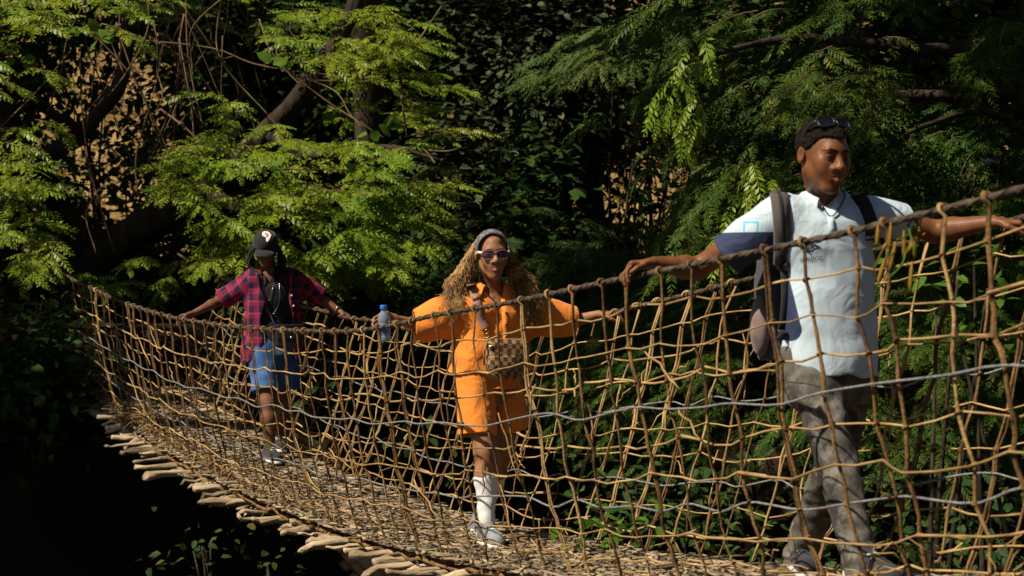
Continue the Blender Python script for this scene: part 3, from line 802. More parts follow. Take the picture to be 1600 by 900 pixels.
ROWS = [.115, .225, .33, .43, .53, .635, .73, .825, .915]
STEEL = {3: 1, 6: 1}
knots = {}
for side in (1, -1):
    # hand rail
    ss = np.linspace(S0 - 1.2, S1, 150)
    base = rail(side, ss)
    base += np.stack([wave(base * [1, 1, 0], .006, 5, 3 + side), 0 * ss, wave(base * [1, 1, 0], .008, 4, 5 + side)], -1)
    mb = MB().add(*tube(base, .0095 + .001 * np.sin(ss * 40), 8))
    for k in range(2):   # twisted strands laid round the core
        s2 = np.linspace(S0 - .5, S1, 620); c = np.stack([np.interp(s2, ss, base[:, i]) for i in range(3)], -1)
        th = s2 * 34 + k * np.pi
        c = c + .0085 * (np.cos(th)[:, None] * BN + np.sin(th)[:, None] * V3(0, 0, 1))
        mb.add(*tube(c, .0046, 4))
    mb.build('hand_rail', M_rail, bridge)
    # uprights
    si = np.concatenate([np.arange(S0, -.4, .172), np.arange(-.4, S1, .205)]); si = si + rng.uniform(-.035, .035, len(si)); nI = len(si)
    lean = rng.uniform(-.05, .05, nI) + (.08 if side > 0 else -.13)
    jf = rng.uniform(-.019, .019, (nI, len(ROWS))); js = rng.uniform(-.022, .022, (nI, len(ROWS)))
    cross = np.array([[net(side, si[i] + lean[i] * ROWS[j] + js[i, j], ROWS[j] + jf[i, j]) for j in range(len(ROWS))] for i in range(nI)])
    kb = MB()
    for i in range(nI):
        mb = MB()
        top = np.array([np.interp(si[i], ss, base[:, q]) for q in range(3)])
        th = np.linspace(-2.2, 2.9, 9)     # the vine loops over the rail
        loop = top + .0165 * (np.cos(th)[:, None] * V3(0, 0, 1) + np.sin(th)[:, None] * BN * side) + np.linspace(-.02, .02, 9)[:, None] * BD
        bot = net(side, si[i] + lean[i] * 1.05, 1.0)
        under = bot + V3(0, 0, -.07) - BN * side * .03
        path = np.vstack([loop, cross[i], bot[None], under[None]])
        mid = (path[9:-1] + path[10:]) / 2 + rng.uniform(-.006, .006, (len(path) - 10, 3))
        full = list(path[:10])
        for a, b in zip(mid, path[10:]): full += [a, b]
        full = np.array(full)
        r = rng.uniform(.004, .0074) * (.82 if si[i] < -.4 else 1.0)
        rr = r * (1 + .15 * np.sin(np.arange(len(full)) * 2.1 + i))
        mb.add(*tube(full, rr, 6))
        if rng.random() < .6:              # many uprights are two vines side by side
            off = (BD * rng.choice([-1, 1]) * (r * 1.7) + BN * side * .005)
            f2 = full + off + rng.uniform(-.004, .004, full.shape)
            n0 = 0 if rng.random() < .7 else 8
            n1 = len(full) if rng.random() < .7 else len(full) - rng.integers(3, 9)
            mb.add(*tube(f2[n0:n1], rng.uniform(.0032, .0055), 5))
        if rng.random() < .25:             # a loose end sticks out
            j = rng.integers(1, len(ROWS)); p0 = cross[i, j]
            e = p0 + unit(rng.normal(size=3) + BN * side * .6) * rng.uniform(.05, .13)
            mb.add(*tube(np.array([p0, (p0 + e) / 2 + rng.normal(size=3) * .01, e]), [.006, .005, .003], 4))
        mb.build('net_upright', M_vine2 if rng.random() < (.9 if side > 0 else .5) else M_vine, bridge)
        kb.add(*torus(top + BD * .012, BD, .016, .0034, 9, 5))
        for j in range(len(ROWS)):
            if rng.random() < .75:
                ax = unit(BD * rng.choice([-1, 1]) + V3(0, 0, 1) + rng.normal(size=3) * .2)
                kb.add(*torus(cross[i, j], ax, r * 1.4, rng.uniform(.0025, .0048), 7, 4))
    tag(kb.build('lashings', M_vine2, bridge), kind='stuff')
    # cross strands and wires
    for j in range(len(ROWS)):
        steel = j in STEEL
        pts = cross[:, j] + BN * side * (.012 if (j % 2) else -.012)
        if steel:
            pts = pts + BN * side * .008
            pts[:, 2] = .5 * pts[:, 2] + .25 * np.roll(pts[:, 2], 1) + .25 * np.roll(pts[:, 2], -1) if False else pts[:, 2]
            MB().add(*tube(smooth_path(pts, nI * 3), .0042, 6)).build('wire_rope', M_steel, bridge)
            continue
        full = [pts[0]]
        for a, b in zip(pts[:-1], pts[1:]):
            full += [(a + b) / 2 + rng.uniform(-.009, .009, 3) + V3(0, 0, -.004), b]
        full = np.array(full)
        # spliced out of several lengths of vine that overlap
        mb = MB(); i0 = 0
        while i0 < len(full) - 2:
            L = int(rng.integers(12, 30)); seg = full[i0:i0 + L]
            if len(seg) >= 2:
                r = rng.uniform(.0032, .0056)
                seg = seg + BN * side * rng.uniform(-.004, .004) + V3(0, 0, rng.uniform(-.004, .004))
                tip = seg[-1] + (seg[-1] - seg[-2]) * .5 + rng.normal(size=3) * .015
                seg = np.vstack([seg, tip])
                mb.add(*tube(seg, r * np.linspace(1.05, .8, len(seg)), 6))
            i0 += L - 2
        mb.build('cross_vine', M_vine, bridge)

# slack slanting vines tied across the net where it was mended
for k in range(56):
    side = 1 if rng.random() < .6 else -1
    s = rng.uniform(S0 + .6, 2.6); f = rng.uniform(.1, .7); ds = rng.uniform(-.3, .3); df = rng.uniform(.08, .28)
    t = np.linspace(0, 1, 7); p = net(side, s + ds * t, f + df * t) + BN * side * .018 + rng.normal(size=(7, 3)) * .006
    MB().add(*tube(p, rng.uniform(.003, .0048) * np.array([.5, .9, 1, 1.1, 1, .9, .5]), 5)).build('mending_vine', M_vine, bridge)

# logs under the tread
s = S0 - .3; k = 0
while s < S1:
    r = rng.uniform(.015, .04); out = rng.uniform(.53, .63) if rng.random() < .6 else rng.uniform(.60, .76)
    sk = rng.uniform(-.13, .13)
    wv = np.array([-rng.uniform(.42, .52), -.3, 0, .3, .5, out - .08, out - .02, out])
    pts = np.array([centre(s + sk * x, x, hfloor(s) - .055) for x in wv]) + rng.uniform(-.012, .012, (len(wv), 3))
    pts[-3:] += V3(0, 0, rng.uniform(-.03, .02)) * np.array([[.3], [.8], [1]])
    rr = r * np.array([.85, 1, 1, 1.05, 1.1, 1.05 * rng.uniform(.8, 1.25), rng.uniform(.75, 1.1), rng.uniform(.4, .95)])
    V, Q, T = tube(pts, rr, 8, flat=rng.uniform(.38, .75))
    V = V + wave(V, .007, 75, k) [:, None] * V3(.3, .3, 1)
    mb = MB().add(V, Q, T)
    if rng.random() < .0:
        e = pts[-2]; q = e + unit(-BN * -1 + rng.normal(size=3) * .5) * rng.uniform(.05, .1)
        mb.add(*tube(np.array([e, (e + q) / 2, q]), [r * .6, r * .5, r * .25], 6))
    mb.build('floor_log', M_log, bridge)
    s += r * 2 + rng.uniform(.03, .085); k += 1

# long poles along both edges of the floor
for w_, z_ in ((.46, -.02), (.43, .0), (-.39, .0), (-.34, .012), (.2, -.012), (-.15, -.012)):
    ss = np.linspace(S0, S1, 90); p = centre(ss, w_, hfloor(ss) - .012 + z_) + rng.normal(size=(90, 3)) * .009
    MB().add(*tube(p, .010 + .003 * np.sin(ss * 9), 6)).build('edge_pole', M_vine2, bridge)

# trodden woven tread: short flat strips laid over and under one another
mb = MB(); sv = S0; row = 0
box = np.array([(x, y, z) for x in (-.5, .5) for y in (-.5, .5) for z in (-.5, .5)], float)
bq = np.array([[0, 1, 3, 2], [4, 6, 7, 5], [0, 4, 5, 1], [2, 3, 7, 6], [0, 2, 6, 4], [1, 5, 7, 3]])
pos = []; Rm = []; dim = []
def lay(s, w_, ang, L, W, T, up):
    c = centre(s, w_, hfloor(s) + up)
    a = unit(BD * math.cos(ang) + BN * math.sin(ang) + V3(0, 0, rng.uniform(-.10, .10)))
    b = unit(np.cross(V3(0, 0, 1) + rng.normal(size=3) * .16, a)); cc = np.cross(a, b)
    pos.append(c); Rm.append(np.stack([a, b, cc], -1)); dim.append((L, W, T))
while sv < S1:
    wv = -.37 + (row % 2) * .045
    while wv < .48:
        lay(sv + rng.uniform(-.012, .012), wv, math.pi / 2 + rng.uniform(-.3, .3), rng.uniform(.07, .12), rng.uniform(.014, .026), .010, .012 + rng.uniform(-.004, .008))
        if rng.random() < .8:
            lay(sv + .02 + rng.uniform(-.012, .012), wv + .045, rng.uniform(-.45, .45), rng.uniform(.06, .11), rng.uniform(.012, .022), .009, .016 + rng.uniform(-.004, .010))
        wv += .09
    sv += .042; row += 1
for k in range(1500):
    lay(rng.uniform(S0, S1), rng.uniform(-.38, .5), rng.uniform(0, 3.14), rng.uniform(.04, .16), rng.uniform(.006, .012), .006, .026 + rng.uniform(0, .008))
V = np.einsum('nij,nkj->nki', np.array(Rm), box[None] * np.array(dim)[:, None, :]) + np.array(pos)[:, None, :]
Q = (bq[None] + (np.arange(len(pos)) * 8)[:, None, None]).reshape(-1, 4)
mb.add(V.reshape(-1, 3), Q)
# closed bed of packed fibre under the strips
ss = np.linspace(S0, S1, 60)
L_, R_ = centre(ss, .46, hfloor(ss) - .004), centre(ss, -.36, hfloor(ss) - .004)
bv = np.vstack([L_, R_]); i = np.arange(59); mb.add(bv, np.stack([i, i + 1, i + 61, i + 60], -1))
tag(mb.build('woven_tread', M_mat, bridge, smooth=False), kind='stuff')

# dry fibres hanging about the foot of the near net
mb = MB()
for k in range(600):
    s = rng.uniform(S0, S1) if rng.random() < .5 else rng.uniform(-6.5, -1.5); side = 1 if rng.random() < .75 else -1
    p = net(side, s, rng.uniform(.86, 1.0)); d = unit(rng.normal(size=3) * [1, 1, .7] + BN * side * .3) * rng.uniform(.04, .16)
    mb.add(*tube(np.array([p, p + d * .5 + rng.normal(size=3) * .015, p + d + V3(0, 0, -.02)]), [.0028, .0025, .0015], 3))
tag(mb.build('dry_fibres', M_vine, bridge), kind='stuff')
# ------------------------------------------------------------------ people
def skin_mat(name, c, lip, brow=(.012, .008, .006), rough=.42):
    rough += .11
    m, n, b = new_mat(name)
    tc = n.nodes.new('ShaderNodeTexCoord'); nz = n.nodes.new('ShaderNodeTexNoise'); nz.inputs['Scale'].default_value = 22; nz.inputs['Detail'].default_value = 4
    n.links.new(tc.outputs['Object'], nz.inputs['Vector'])
    rp = n.nodes.new('ShaderNodeValToRGB'); rp.color_ramp.elements[0].position = .3; rp.color_ramp.elements[1].position = .7
    rp.color_ramp.elements[0].color = (*[x * .72 for x in c], 1); rp.color_ramp.elements[1].color = (*[x * 1.2 for x in c], 1)
    n.links.new(nz.outputs['Fac'], rp.inputs['Fac'])
    col = rp.outputs['Color']
    for an, cc in (('lip', lip), ('brow', brow)):
        at = n.nodes.new('ShaderNodeAttribute'); at.attribute_name = an
        mr = n.nodes.new('ShaderNodeMapRange'); mr.inputs['From Min'].default_value = .0015; mr.inputs['From Max'].default_value = -.0015
        n.links.new(at.outputs['Fac'], mr.inputs['Value'])
        mx = n.nodes.new('ShaderNodeMix'); mx.data_type = 'RGBA'; mx.inputs[7].default_value = (*cc, 1)
        n.links.new(mr.outputs[0], mx.inputs['Factor']); n.links.new(col, mx.inputs[6]); col = mx.outputs[2]
    n.links.new(col, b.inputs['Base Color'])
    b.inputs['Roughness'].default_value = rough; b.inputs['Specular IOR Level'].default_value = .22
    n2 = n.nodes.new('ShaderNodeTexNoise'); n2.inputs['Scale'].default_value = 260; n.links.new(tc.outputs['Object'], n2.inputs['Vector'])
    bp = n.nodes.new('ShaderNodeBump'); bp.inputs['Strength'].default_value = .3; bp.inputs['Distance'].default_value = .003
    n.links.new(n2.outputs['Fac'], bp.inputs['Height']); n.links.new(bp.outputs[0], b.inputs['Normal'])
    return m

def cloth_mat(name, c, var=.12, rough=.85, weave=900, bump=.15, sheen=.15, fold=0, fscale=16):
    m, n, b = new_mat(name)
    tc = n.nodes.new('ShaderNodeTexCoord'); nz = n.nodes.new('ShaderNodeTexNoise'); nz.inputs['Scale'].default_value = 9; nz.inputs['Detail'].default_value = 5
    n.links.new(tc.outputs['Object'], nz.inputs['Vector'])
    rp = n.nodes.new('ShaderNodeValToRGB'); rp.color_ramp.elements[0].position = .3; rp.color_ramp.elements[1].position = .7
    rp.color_ramp.elements[0].color = (*[x * (1 - var) for x in c], 1); rp.color_ramp.elements[1].color = (*[min(.9, x * (1 + var)) for x in c], 1)
    n.links.new(nz.outputs['Fac'], rp.inputs['Fac']); n.links.new(rp.outputs[0], b.inputs['Base Color'])
    b.inputs['Roughness'].default_value = rough; b.inputs['Specular IOR Level'].default_value = .2; b.inputs['Sheen Weight'].default_value = sheen
    n2 = n.nodes.new('ShaderNodeTexNoise'); n2.inputs['Scale'].default_value = fscale * .6; n2.inputs['Detail'].default_value = 2; n2.inputs['Distortion'].default_value = 1.4
    n.links.new(tc.outputs['Object'], n2.inputs['Vector'])
    bp = n.nodes.new('ShaderNodeBump'); bp.inputs['Strength'].default_value = bump + fold; bp.inputs['Distance'].default_value = .02
    n.links.new(n2.outputs['Fac'], bp.inputs['Height']); n.links.new(bp.outputs[0], b.inputs['Normal'])
    m['col'] = 1
    return m

def head_frame(c, yaw, pitch, roll, s):
    """yaw > 0 turns the face to the picture's right, pitch > 0 looks down"""
    R = Matrix.Rotation(math.radians(yaw), 3, 'Z') @ Matrix.Rotation(math.radians(pitch), 3, 'X') @ Matrix.Rotation(math.radians(roll), 3, 'Y')
    return np.asarray(c, float), np.array(R), s

def to_world(H, p): return H[0] + (np.asarray(p, float) * H[2]) @ H[1].T
def to_local(H, p): return ((p - H[0]) @ H[1]) / H[2]

def head_field(Fd, H, ears=True, female=False, smile=False):
    c, R, s = H
    def el(q, r, k, op='u'): Fd.el(to_world(H, q), [x * s for x in r], k * s, R, op)
    def rc(a, b, ra, rb, k, op='u', flat=None): Fd.rc(to_world(H, a), to_world(H, b), ra * s, rb * s, k * s, flat, op)
    jw = .92 if female else 1.0
    el((0, .016, .036), (.074, .094, .080), .02)
    el((0, -.018, -.028), (.0575 * jw, .074, .084), .04)
    for x in (-1, 1):
        rc((x * .046 * jw, .0, -.048), (x * .017 * jw, -.060, -.098), .0145, .014, .03)
        el((x * .041, -.064, -.014), (.021, .020, .018), .03)
        el((x * .036, -.070, -.042), (.017, .016, .017), .03)
    el((0, -.073, -.103), (.020 * jw, .019, .016), .028)
    rc((-.034, -.080, .022), (.034, -.080, .022), .012, .012, .022)
    rc((0, -.064, .058), (0, -.066, .03), .02, .02, .04)
    for x in (-1, 1): el((x * .031, -.103, .003), (.019, .020, .0125), .014, 's')
    rc((0, -.088, .012), (0, -.110, -.028), .009, .0155 if smile else .0135, .013)
    for x in (-1, 1): el((x * .0165, -.101, -.033), (.0130, .012, .0105) if smile else (.0115, .012, .0095), .009)
    for x in (-1, 1): el((x * .0075, -.108, -.0425), (.0045, .005, .0035), .003, 's')
    el((0, -.077, -.062), (.032, .0245, .026), .024)
    up = .005 if smile else 0
    for x in (-1, 1):
        rc((x * .004, -.1005, -.0585), (x * (.030 if smile else .025), -.084, -.0625 + up), .0072, .003, .005)
        rc((0, -.0990, -.0720), (x * (.026 if smile else .021), -.084, -.0655 + up), .0092, .003, .005)
        rc((0, -.1085, -.0645), (x * .027, -.090, -.0638 + up), .0028, .0015, .002, 's')
        el((x * .031, -.0795, .002), (.0158, .0145, .0140), .006)          # lids over the eyeball
        el((x * .031, -.0945, .0005), (.0115, .010, .0030 if smile else .0045), .002, 's')
    if ears:
        for x in (-1, 1):
            el((x * .077, .016, -.004), (.009, .019, .031), .008)
            el((x * .086, .008, -.002), (.006, .010, .017), .006, 's')

def lip_attr(H, female=False):
    def fn(V):
        q = to_local(H, V).astype(np.float32)
        d = sd_el(q, (0, -.100, -.0655), (.029, .018, .0130))
        return np.where(q[:, 1] < -.08, d, .1)
    return fn
def brow_attr(H):
    def fn(V):
        q = to_local(H, V).astype(np.float32); d = np.full(len(V), .1, np.float32); fr = q[:, 1] < -.055; q[:, 1] = 0
        for x in (-1, 1):
            d = np.minimum(d, sd_rc(q, (x * .012, 0, .0225), (x * .036, 0, .028), .0046, .0040)); d = np.minimum(d, sd_rc(q, (x * .036, 0, .028), (x * .052, 0, .021), .0040, .0015))
        return np.where(fr, d, .1)
    return fn

def hand_field(Fd, w, h, pn, ts, size=1.0, curl=(20, 35, 30), spread=.12, curls=None, thumb_in=.5):
    """w wrist, h towards the knuckles, pn out of the palm, ts towards the thumb"""
    h = unit(h); pn = unit(pn - h * np.dot(pn, h)); ts0 = ts; ts = np.cross(h, pn)
    if np.dot(ts, ts0) < 0: ts = -ts
    k0 = w + h * .088 * size
    for i, x in enumerate((.034, .0115, -.0115, -.033)):
        Fd.rc(w + ts * x * .55 * size + h * .008, k0 + ts * x * size - pn * (.004 - .002 * abs(x) / .03), .0135 * size, .0115 * size, .012)
        L = (.078, .086, .079, .062)[i] * size; d = unit(h + ts * spread * x / .03); p = k0 + ts * x * size - h * (.004 if i in (0, 3) else 0) - h * (.008 if i == 3 else 0)
        cu = curls[i] if curls else curl
        ax = np.cross(d, pn); r = .0082 * size
        for seg, (fr, cdeg) in enumerate(zip((.46, .31, .23), cu)):
            a = math.radians(cdeg); d = unit(d * math.cos(a) + np.cross(ax, d) * -math.sin(a) * -1) if False else unit(d * math.cos(a) + pn_perp(d, ax) * math.sin(a))
            e = p + d * L * fr; Fd.rc(p, e, r, r * .88, .0015); p = e; r *= .9
    b = w + h * .022 * size + ts * .022 * size; m = b + unit(h * .62 + ts * .75 + pn * .25) * .042 * size; t1_ = m + unit(h * .85 + ts * (.45 - .5 * thumb_in) + pn * .35) * .032 * size
    t2_ = t1_ + unit(h * .85 + ts * (.1 - .5 * thumb_in) + pn * .45) * .026 * size
    Fd.rc(b, m, .014 * size, .0115 * size, .014); Fd.rc(m, t1_, .0108 * size, .0098 * size, .005); Fd.rc(t1_, t2_, .0098 * size, .008 * size, .004)

def pn_perp(d, ax):
    """direction a finger turns into when it closes"""
    return unit(np.cross(ax, d))

def make_body(parent, mat, J, H, res=.007, fine=.003, female=False, smile=False, hands=(), g=1.0, ears=True):
    allp = np.array([v for v in J.values()])
    lo, hi = allp.min(0) - .16, allp.max(0) + .16; hi[2] = H[0][2] + .16 * H[2]
    lo[2] = min(lo[2], hi[2] - .3)
    fz = [[], [], []]
    for i in range(3):
        fz[i].append((H[0][i] - .125 * H[2], H[0][i] + .125 * H[2], fine))
        for hd in hands:
            c = hd['w'] + unit(hd['h']) * .085; fz[i].append((c[i] - .11, c[i] + .11, fine * 1.15))
    Fd = Field(lo, hi, res, fz)
    a, b = J['shR'], J['shL']; lat = unit(b - a); mid = (a + b) / 2
    fd = unit(np.cross(lat, [0, 0, 1])); fl = (fd, .72)
    hip = (J['hipR'] + J['hipL']) / 2
    Fd.rc(a + lat * .035, b - lat * .035, .055 * g, .055 * g, .04)
    ch = mid + (hip - mid) * .28; wa = mid + (hip - mid) * .65
    cw = .075 if female else .09
    Fd.rc(ch - lat * cw, ch + lat * cw, .105 * g, .105 * g, .09, (fd, .95) if female else fl)
    Fd.rc(wa - lat * .05, wa + lat * .05, .10 * g, .10 * g, .10, fl)
    Fd.rc(hip - lat * .06, hip + lat * .06, .115 * g, .115 * g, .09, (fd, .8))
    nb = mid + V3(0, 0, .03)
    if female: Fd.rc(mid - V3(0, 0, .01), ch, .072 * g, .095 * g, .05)
    Fd.rc(nb, to_world(H, (0, .022, -.055)), (.052 if female else .060) * g, .047 if female else .051, .035)
    for s in ('R', 'L'):
        sh, el_, wr = J['sh' + s], J['el' + s], J['wr' + s]
        f = .86 if female else 1.0
        Fd.rc(sh, el_, .050 * g * f, .040 * g * f, .03)
        mid_ = el_ + (wr - el_) * .3
        Fd.rc(el_, mid_, .040 * g * f, .041 * g * f, .02); Fd.rc(mid_, wr, .041 * g * f, .026 * g * f, .02)
        hp, kn, an = J['hip' + s], J['kn' + s], J['an' + s]
        Fd.rc(hp, kn, .085 * g, .054 * g, .05)
        cal = kn + (an - kn) * .32 - J['fwd'] * .018 if 'fwd' in J else kn + (an - kn) * .32
        Fd.rc(kn, cal, .052 * g, .056 * g, .03); Fd.rc(cal, an, .054 * g, .034 * g, .03)
        ft = J['toe' + s]; Fd.rc(an - V3(0, 0, .03), ft, .034, .026, .03)
    for hd in hands: hand_field(Fd, **hd)
    head_field(Fd, H, ears, female, smile)
    return Fd.build('body', mat, parent, {'lip': lip_attr(H), 'brow': brow_attr(H)})

M_eye, n_, b_ = new_mat('eyeball')
at = n_.nodes.new('ShaderNodeAttribute'); at.attribute_name = 'iris'
rp = n_.nodes.new('ShaderNodeValToRGB'); e = rp.color_ramp.elements; e[0].position = .0; e[0].color = (.006, .004, .003, 1); e[1].position = .5; e[1].color = (.55, .50, .45, 1); rp.color_ramp.interpolation = 'CONSTANT'
x = e.new(.22); x.color = (.03, .015, .008, 1)
n_.links.new(at.outputs['Fac'], rp.inputs['Fac']); n_.links.new(rp.outputs[0], b_.inputs['Base Color']); b_.inputs['Roughness'].default_value = .1

def ball(c, r, R=None, n=12, m=16):
    th = np.linspace(0, np.pi, n)[:, None]; ph = (np.arange(m) / m * 2 * np.pi)[None]
    V = np.stack([np.sin(th) * np.cos(ph), np.sin(th) * np.sin(ph), np.cos(th) + 0 * ph], -1).reshape(-1, 3) * np.asarray(r)
    if R is not None: V = V @ np.asarray(R).T
    i, j = np.meshgrid(np.arange(n - 1), np.arange(m), indexing='ij'); j2 = (j + 1) % m
    return V + np.asarray(c), np.stack([i * m + j, (i + 1) * m + j, (i + 1) * m + j2, i * m + j2], -1).reshape(-1, 4)

def eyes(parent, H, look=(0, 0)):
    for x in (-1, 1):
        c = to_world(H, (x * .031, -.0795, .001)); V, Q = ball(c, .0128 * H[2], None, 16, 20)
        me = np_mesh('eye', V, Q); g = to_world(H, np.array([x * .031 + look[0], -.0795 - .0128, .001 + look[1]]))
        a = me.attributes.new('iris', 'FLOAT', 'POINT'); a.data.foreach_set('value', (np.linalg.norm(V - g, axis=1) / (.025 * H[2])).astype(np.float32))
        link('eye', me, M_eye, parent)

def strip(path, wdir, width, thick=.003):
    """a strap: flat band along a path"""
    p = np.asarray(path, float); n = len(p); wd = np.asarray(wdir, float)
    if wd.ndim == 1: wd = np.repeat(wd[None], n, 0)
    t = np.gradient(p, axis=0); t = unit_rows(t); wd = unit_rows(wd - t * (wd * t).sum(1)[:, None]); nn = np.cross(t, wd)
    W = np.broadcast_to(np.asarray(width, float), (n,))[:, None] / 2
    ring = np.stack([p - wd * W - nn * thick, p + wd * W - nn * thick, p + wd * W + nn * thick, p - wd * W + nn * thick], 1)
    V = ring.reshape(-1, 3); i = np.arange(n - 1)[:, None]; j = np.arange(4)[None]; j2 = (j + 1) % 4
    Q = np.stack([i * 4 + j, (i + 1) * 4 + j, (i + 1) * 4 + j2, i * 4 + j2], -1).reshape(-1, 4)
    Q = np.vstack([Q, [[0, 1, 2, 3]], [[4 * n - 1, 4 * n - 2, 4 * n - 3, 4 * n - 4]]])
    return V, Q

def world_bvh(*objs):
    vs = []; fs = []; n = 0
    for o in objs:
        off = Vector(o['_org']) if o.parent else o.location
        vs += [v.co + off for v in o.data.vertices]; fs += [[i + n for i in p.vertices] for p in o.data.polygons]; n = len(vs)
    return BVHTree.FromPolygons(vs, fs)
def on_surf(bvh, u, v, off=.004, Yd=8):
    d = Vector(P(u, v, 1.0)).normalized(); h = bvh.ray_cast(Vector((0, 0, 0)), d)
    if h[0] is None: return P(u, v, Yd)
    return np.array(h[0]) + np.array(h[1]) * off
def near_surf(bvh, p, off=.004):
    h = bvh.find_nearest(Vector(p)); return np.array(h[0]) + unit(np.asarray(p) - np.array(h[0])) * off if np.dot(np.asarray(p) - np.array(h[0]), np.array(h[1])) > 0 else np.array(h[0]) + np.array(h[1]) * off

def collar(parent, mat, c, fwd, r, drop, point, open_deg, height=.035, thick=.004, lift=0.0, flare=.022):
    """turned-down collar round the neck, open at the front"""
    fwd = unit(fwd * [1, 1, 0]); lat = unit(np.cross(fwd, [0, 0, 1]))
    n = 36; a0 = math.radians(open_deg); th = np.linspace(a0, 2 * np.pi - a0, n); V = []
    for t in th:
        frontness = max(0, math.cos(t)) ** 1.2
        d = fwd * math.cos(t) + lat * math.sin(t)
        top = c + d * (r * (1 + .06 * abs(math.sin(t)))) + V3(0, 0, height * (1 - .9 * frontness) + lift)
        bot = c + d * (r + flare + .022 * frontness) + V3(0, 0, height * (1 - .9 * frontness) - drop - point * frontness ** 2 + lift)
        mid_ = (top + bot) / 2 + d * .010 + V3(0, 0, .008)
        inn = c + d * (r - .006) + V3(0, 0, height * (1 - .9 * frontness) - drop * .9 + lift)
        V += [inn, top - d * .004, top + d * .003 + V3(0, 0, .002), mid_, bot]
    k = 5; i, j = np.meshgrid(np.arange(n - 1), np.arange(k - 1), indexing='ij')
    Q = np.stack([i * k + j, i * k + j + 1, (i + 1) * k + j + 1, (i + 1) * k + j], -1).reshape(-1, 4)
    o = MB().add(np.array(V), Q).build('collar', mat, parent)
    md = o.modifiers.new('thick', 'SOLIDIFY'); md.thickness = thick; md.offset = 0
    sd = o.modifiers.new('soft', 'SUBSURF'); sd.levels = 1; sd.render_levels = 1
    return o

def shoe(parent, an, toe, mat, sole_mat, h=.07, w=.043, lace=None):
    d = unit((toe - an) * [1, 1, 0]); gz_ = toe[2] - .03
    heel = np.array([an[0], an[1], gz_]) - d * .045; tip = np.array([toe[0], toe[1], gz_]) + d * .02
    Fd = Field(np.minimum(heel, tip) - .09, np.maximum(heel, tip) + [.09, .09, .16], .0055)
    up = V3(0, 0, 1)
    Fd.rc(heel + up * .05, np.array([an[0], an[1], gz_]) + up * .095, w * .95, w * .95, .03); Fd.rc(heel + up * .045, tip - d * .03 + up * .036, w, w * .98, .02)
    Fd.rc(np.array([an[0], an[1], gz_]) + up * .075, heel + (tip - heel) * .62 + up * .05, w * .8, w * .7, .03)
    Fd.apply(np.minimum(heel, tip) - .1, np.maximum(heel, tip) + .2, lambda p: (gz_ + .022) - p[..., 2], .002, 'i')
    o = Fd.build('shoe', mat, parent)
    Fd = Field(np.minimum(heel, tip) - .09, np.maximum(heel, tip) + [.09, .09, .1], .0055)
    Fd.rc(heel, tip - d * .03, w * 1.1, w * 1.08, .01)
    Fd.apply(np.minimum(heel, tip) - .1, np.maximum(heel, tip) + .2, lambda p: np.abs(p[..., 2] - (gz_ + .011)) - .0125, .006, 'i')
    Fd.build('sole', sole_mat, o)
    if lace is not None:
        m = MB(); side = np.cross(d, up)
        for k in range(4):
            c = heel + (tip - heel) * (.45 + .09 * k) + up * (.092 - .010 * k); m.add(*tube(np.array([c - side * .026, c + up * .006, c + side * .026]), .004, 4))
        m.build('lace', lace, o)
    return o

def glasses(name, label, H, q, R2, lens_m, frame_m, temple_m, wide=.029, tall=.021, temples=True, lens_tilt=0):
    """q: bridge position in head coordinates, R2: extra turn; a thing of its own"""
    tw_ = lambda a: to_world(H, np.asarray(q) + np.asarray(a, float) @ np.array(R2).T)
    root = empty(name, to_world(H, q), label, 'sunglasses')
    fr = MB()
    for x in (-1, 1):
        th = np.arange(25) / 24 * 2 * np.pi
        ce, se = np.cos(th), np.sin(th); ex = .62
        px_ = np.sign(ce) * np.abs(ce) ** ex * wide; pz = np.sign(se) * np.abs(se) ** ex * tall * (1 + .14 * x * ce)
        ring = np.stack([x * .034 + px_, .006 * (np.abs(x * .034 + px_) / .06) ** 2 * 2, pz - .002], -1)
        fr.add(*tube(np.array([tw_(p) for p in ring]), .0022, 5, caps=False))
        c = np.array([tw_((x * .034, .002, -.002))]); V = np.vstack([c, [tw_(p + [0, .001, 0]) for p in ring[:-1]]])
        n = 24; k = np.arange(n); MB().add(V, None, np.stack([np.zeros(n, int), 1 + k, 1 + (k + 1) % n], -1)).build('lens', lens_m, root)
        if temples:
            p0 = np.array([x * .064, .012, .008]); 
            path = [tw_(p0), tw_((x * .074, .03, .010)), tw_((x * .079, .07, .010)), tw_((x * .078, .11, -.004))]
            V, Q = strip(smooth_path(path, 10), H[1] @ np.array(R2) @ V3(0, 0, 1), .012, .0022); MB().add(V, Q).build('temple', temple_m, root)
    fr.add(*tube(np.array([tw_((-.008, 0, .006)), tw_((0, -.003, .009)), tw_((.008, 0, .006))]), .0025, 5))
    fr.build('frame', frame_m, root)
    return root

I3 = np.eye(3)
DN = V3(0, 0, -1)
# ---------------- the man in the white polo shirt
pm_ = empty('person', centre(2.67), 'person in white polo shirt and faded grey jeans walking with a backpack', 'person')
FWD = unit(BD + V3(-.12, 0, 0))
LATM = unit(V3(.93, .36, 0))
M_skin1 = skin_mat('deep brown skin', (.175, .068, .029), (.22, .088, .050), rough=.34)
Hm = head_frame(P(1286, 243, 6.12), 24, 10, 2, 1.06)
J = dict(shR=P(1208, 338, 6.14), shL=P(1368, 335, 6.30), elR=P(1090, 420, 6.30), wrR=P(1022, 412, 6.19), elL=P(1460, 362, 6.36), wrL=P(1552, 347, 6.22),
         hipR=P(1262, 590, 6.16), hipL=P(1332, 590, 6.28), knR=P(1308, 722, 5.98), anR=P(1348, 885, 5.84), knL=P(1302, 735, 6.28), anL=P(1250, 862, 6.56),
         toeR=P(1396, 936, 5.66), toeL=P(1262, 893, 6.38), fwd=FWD)
fwd_ = J.pop('fwd')
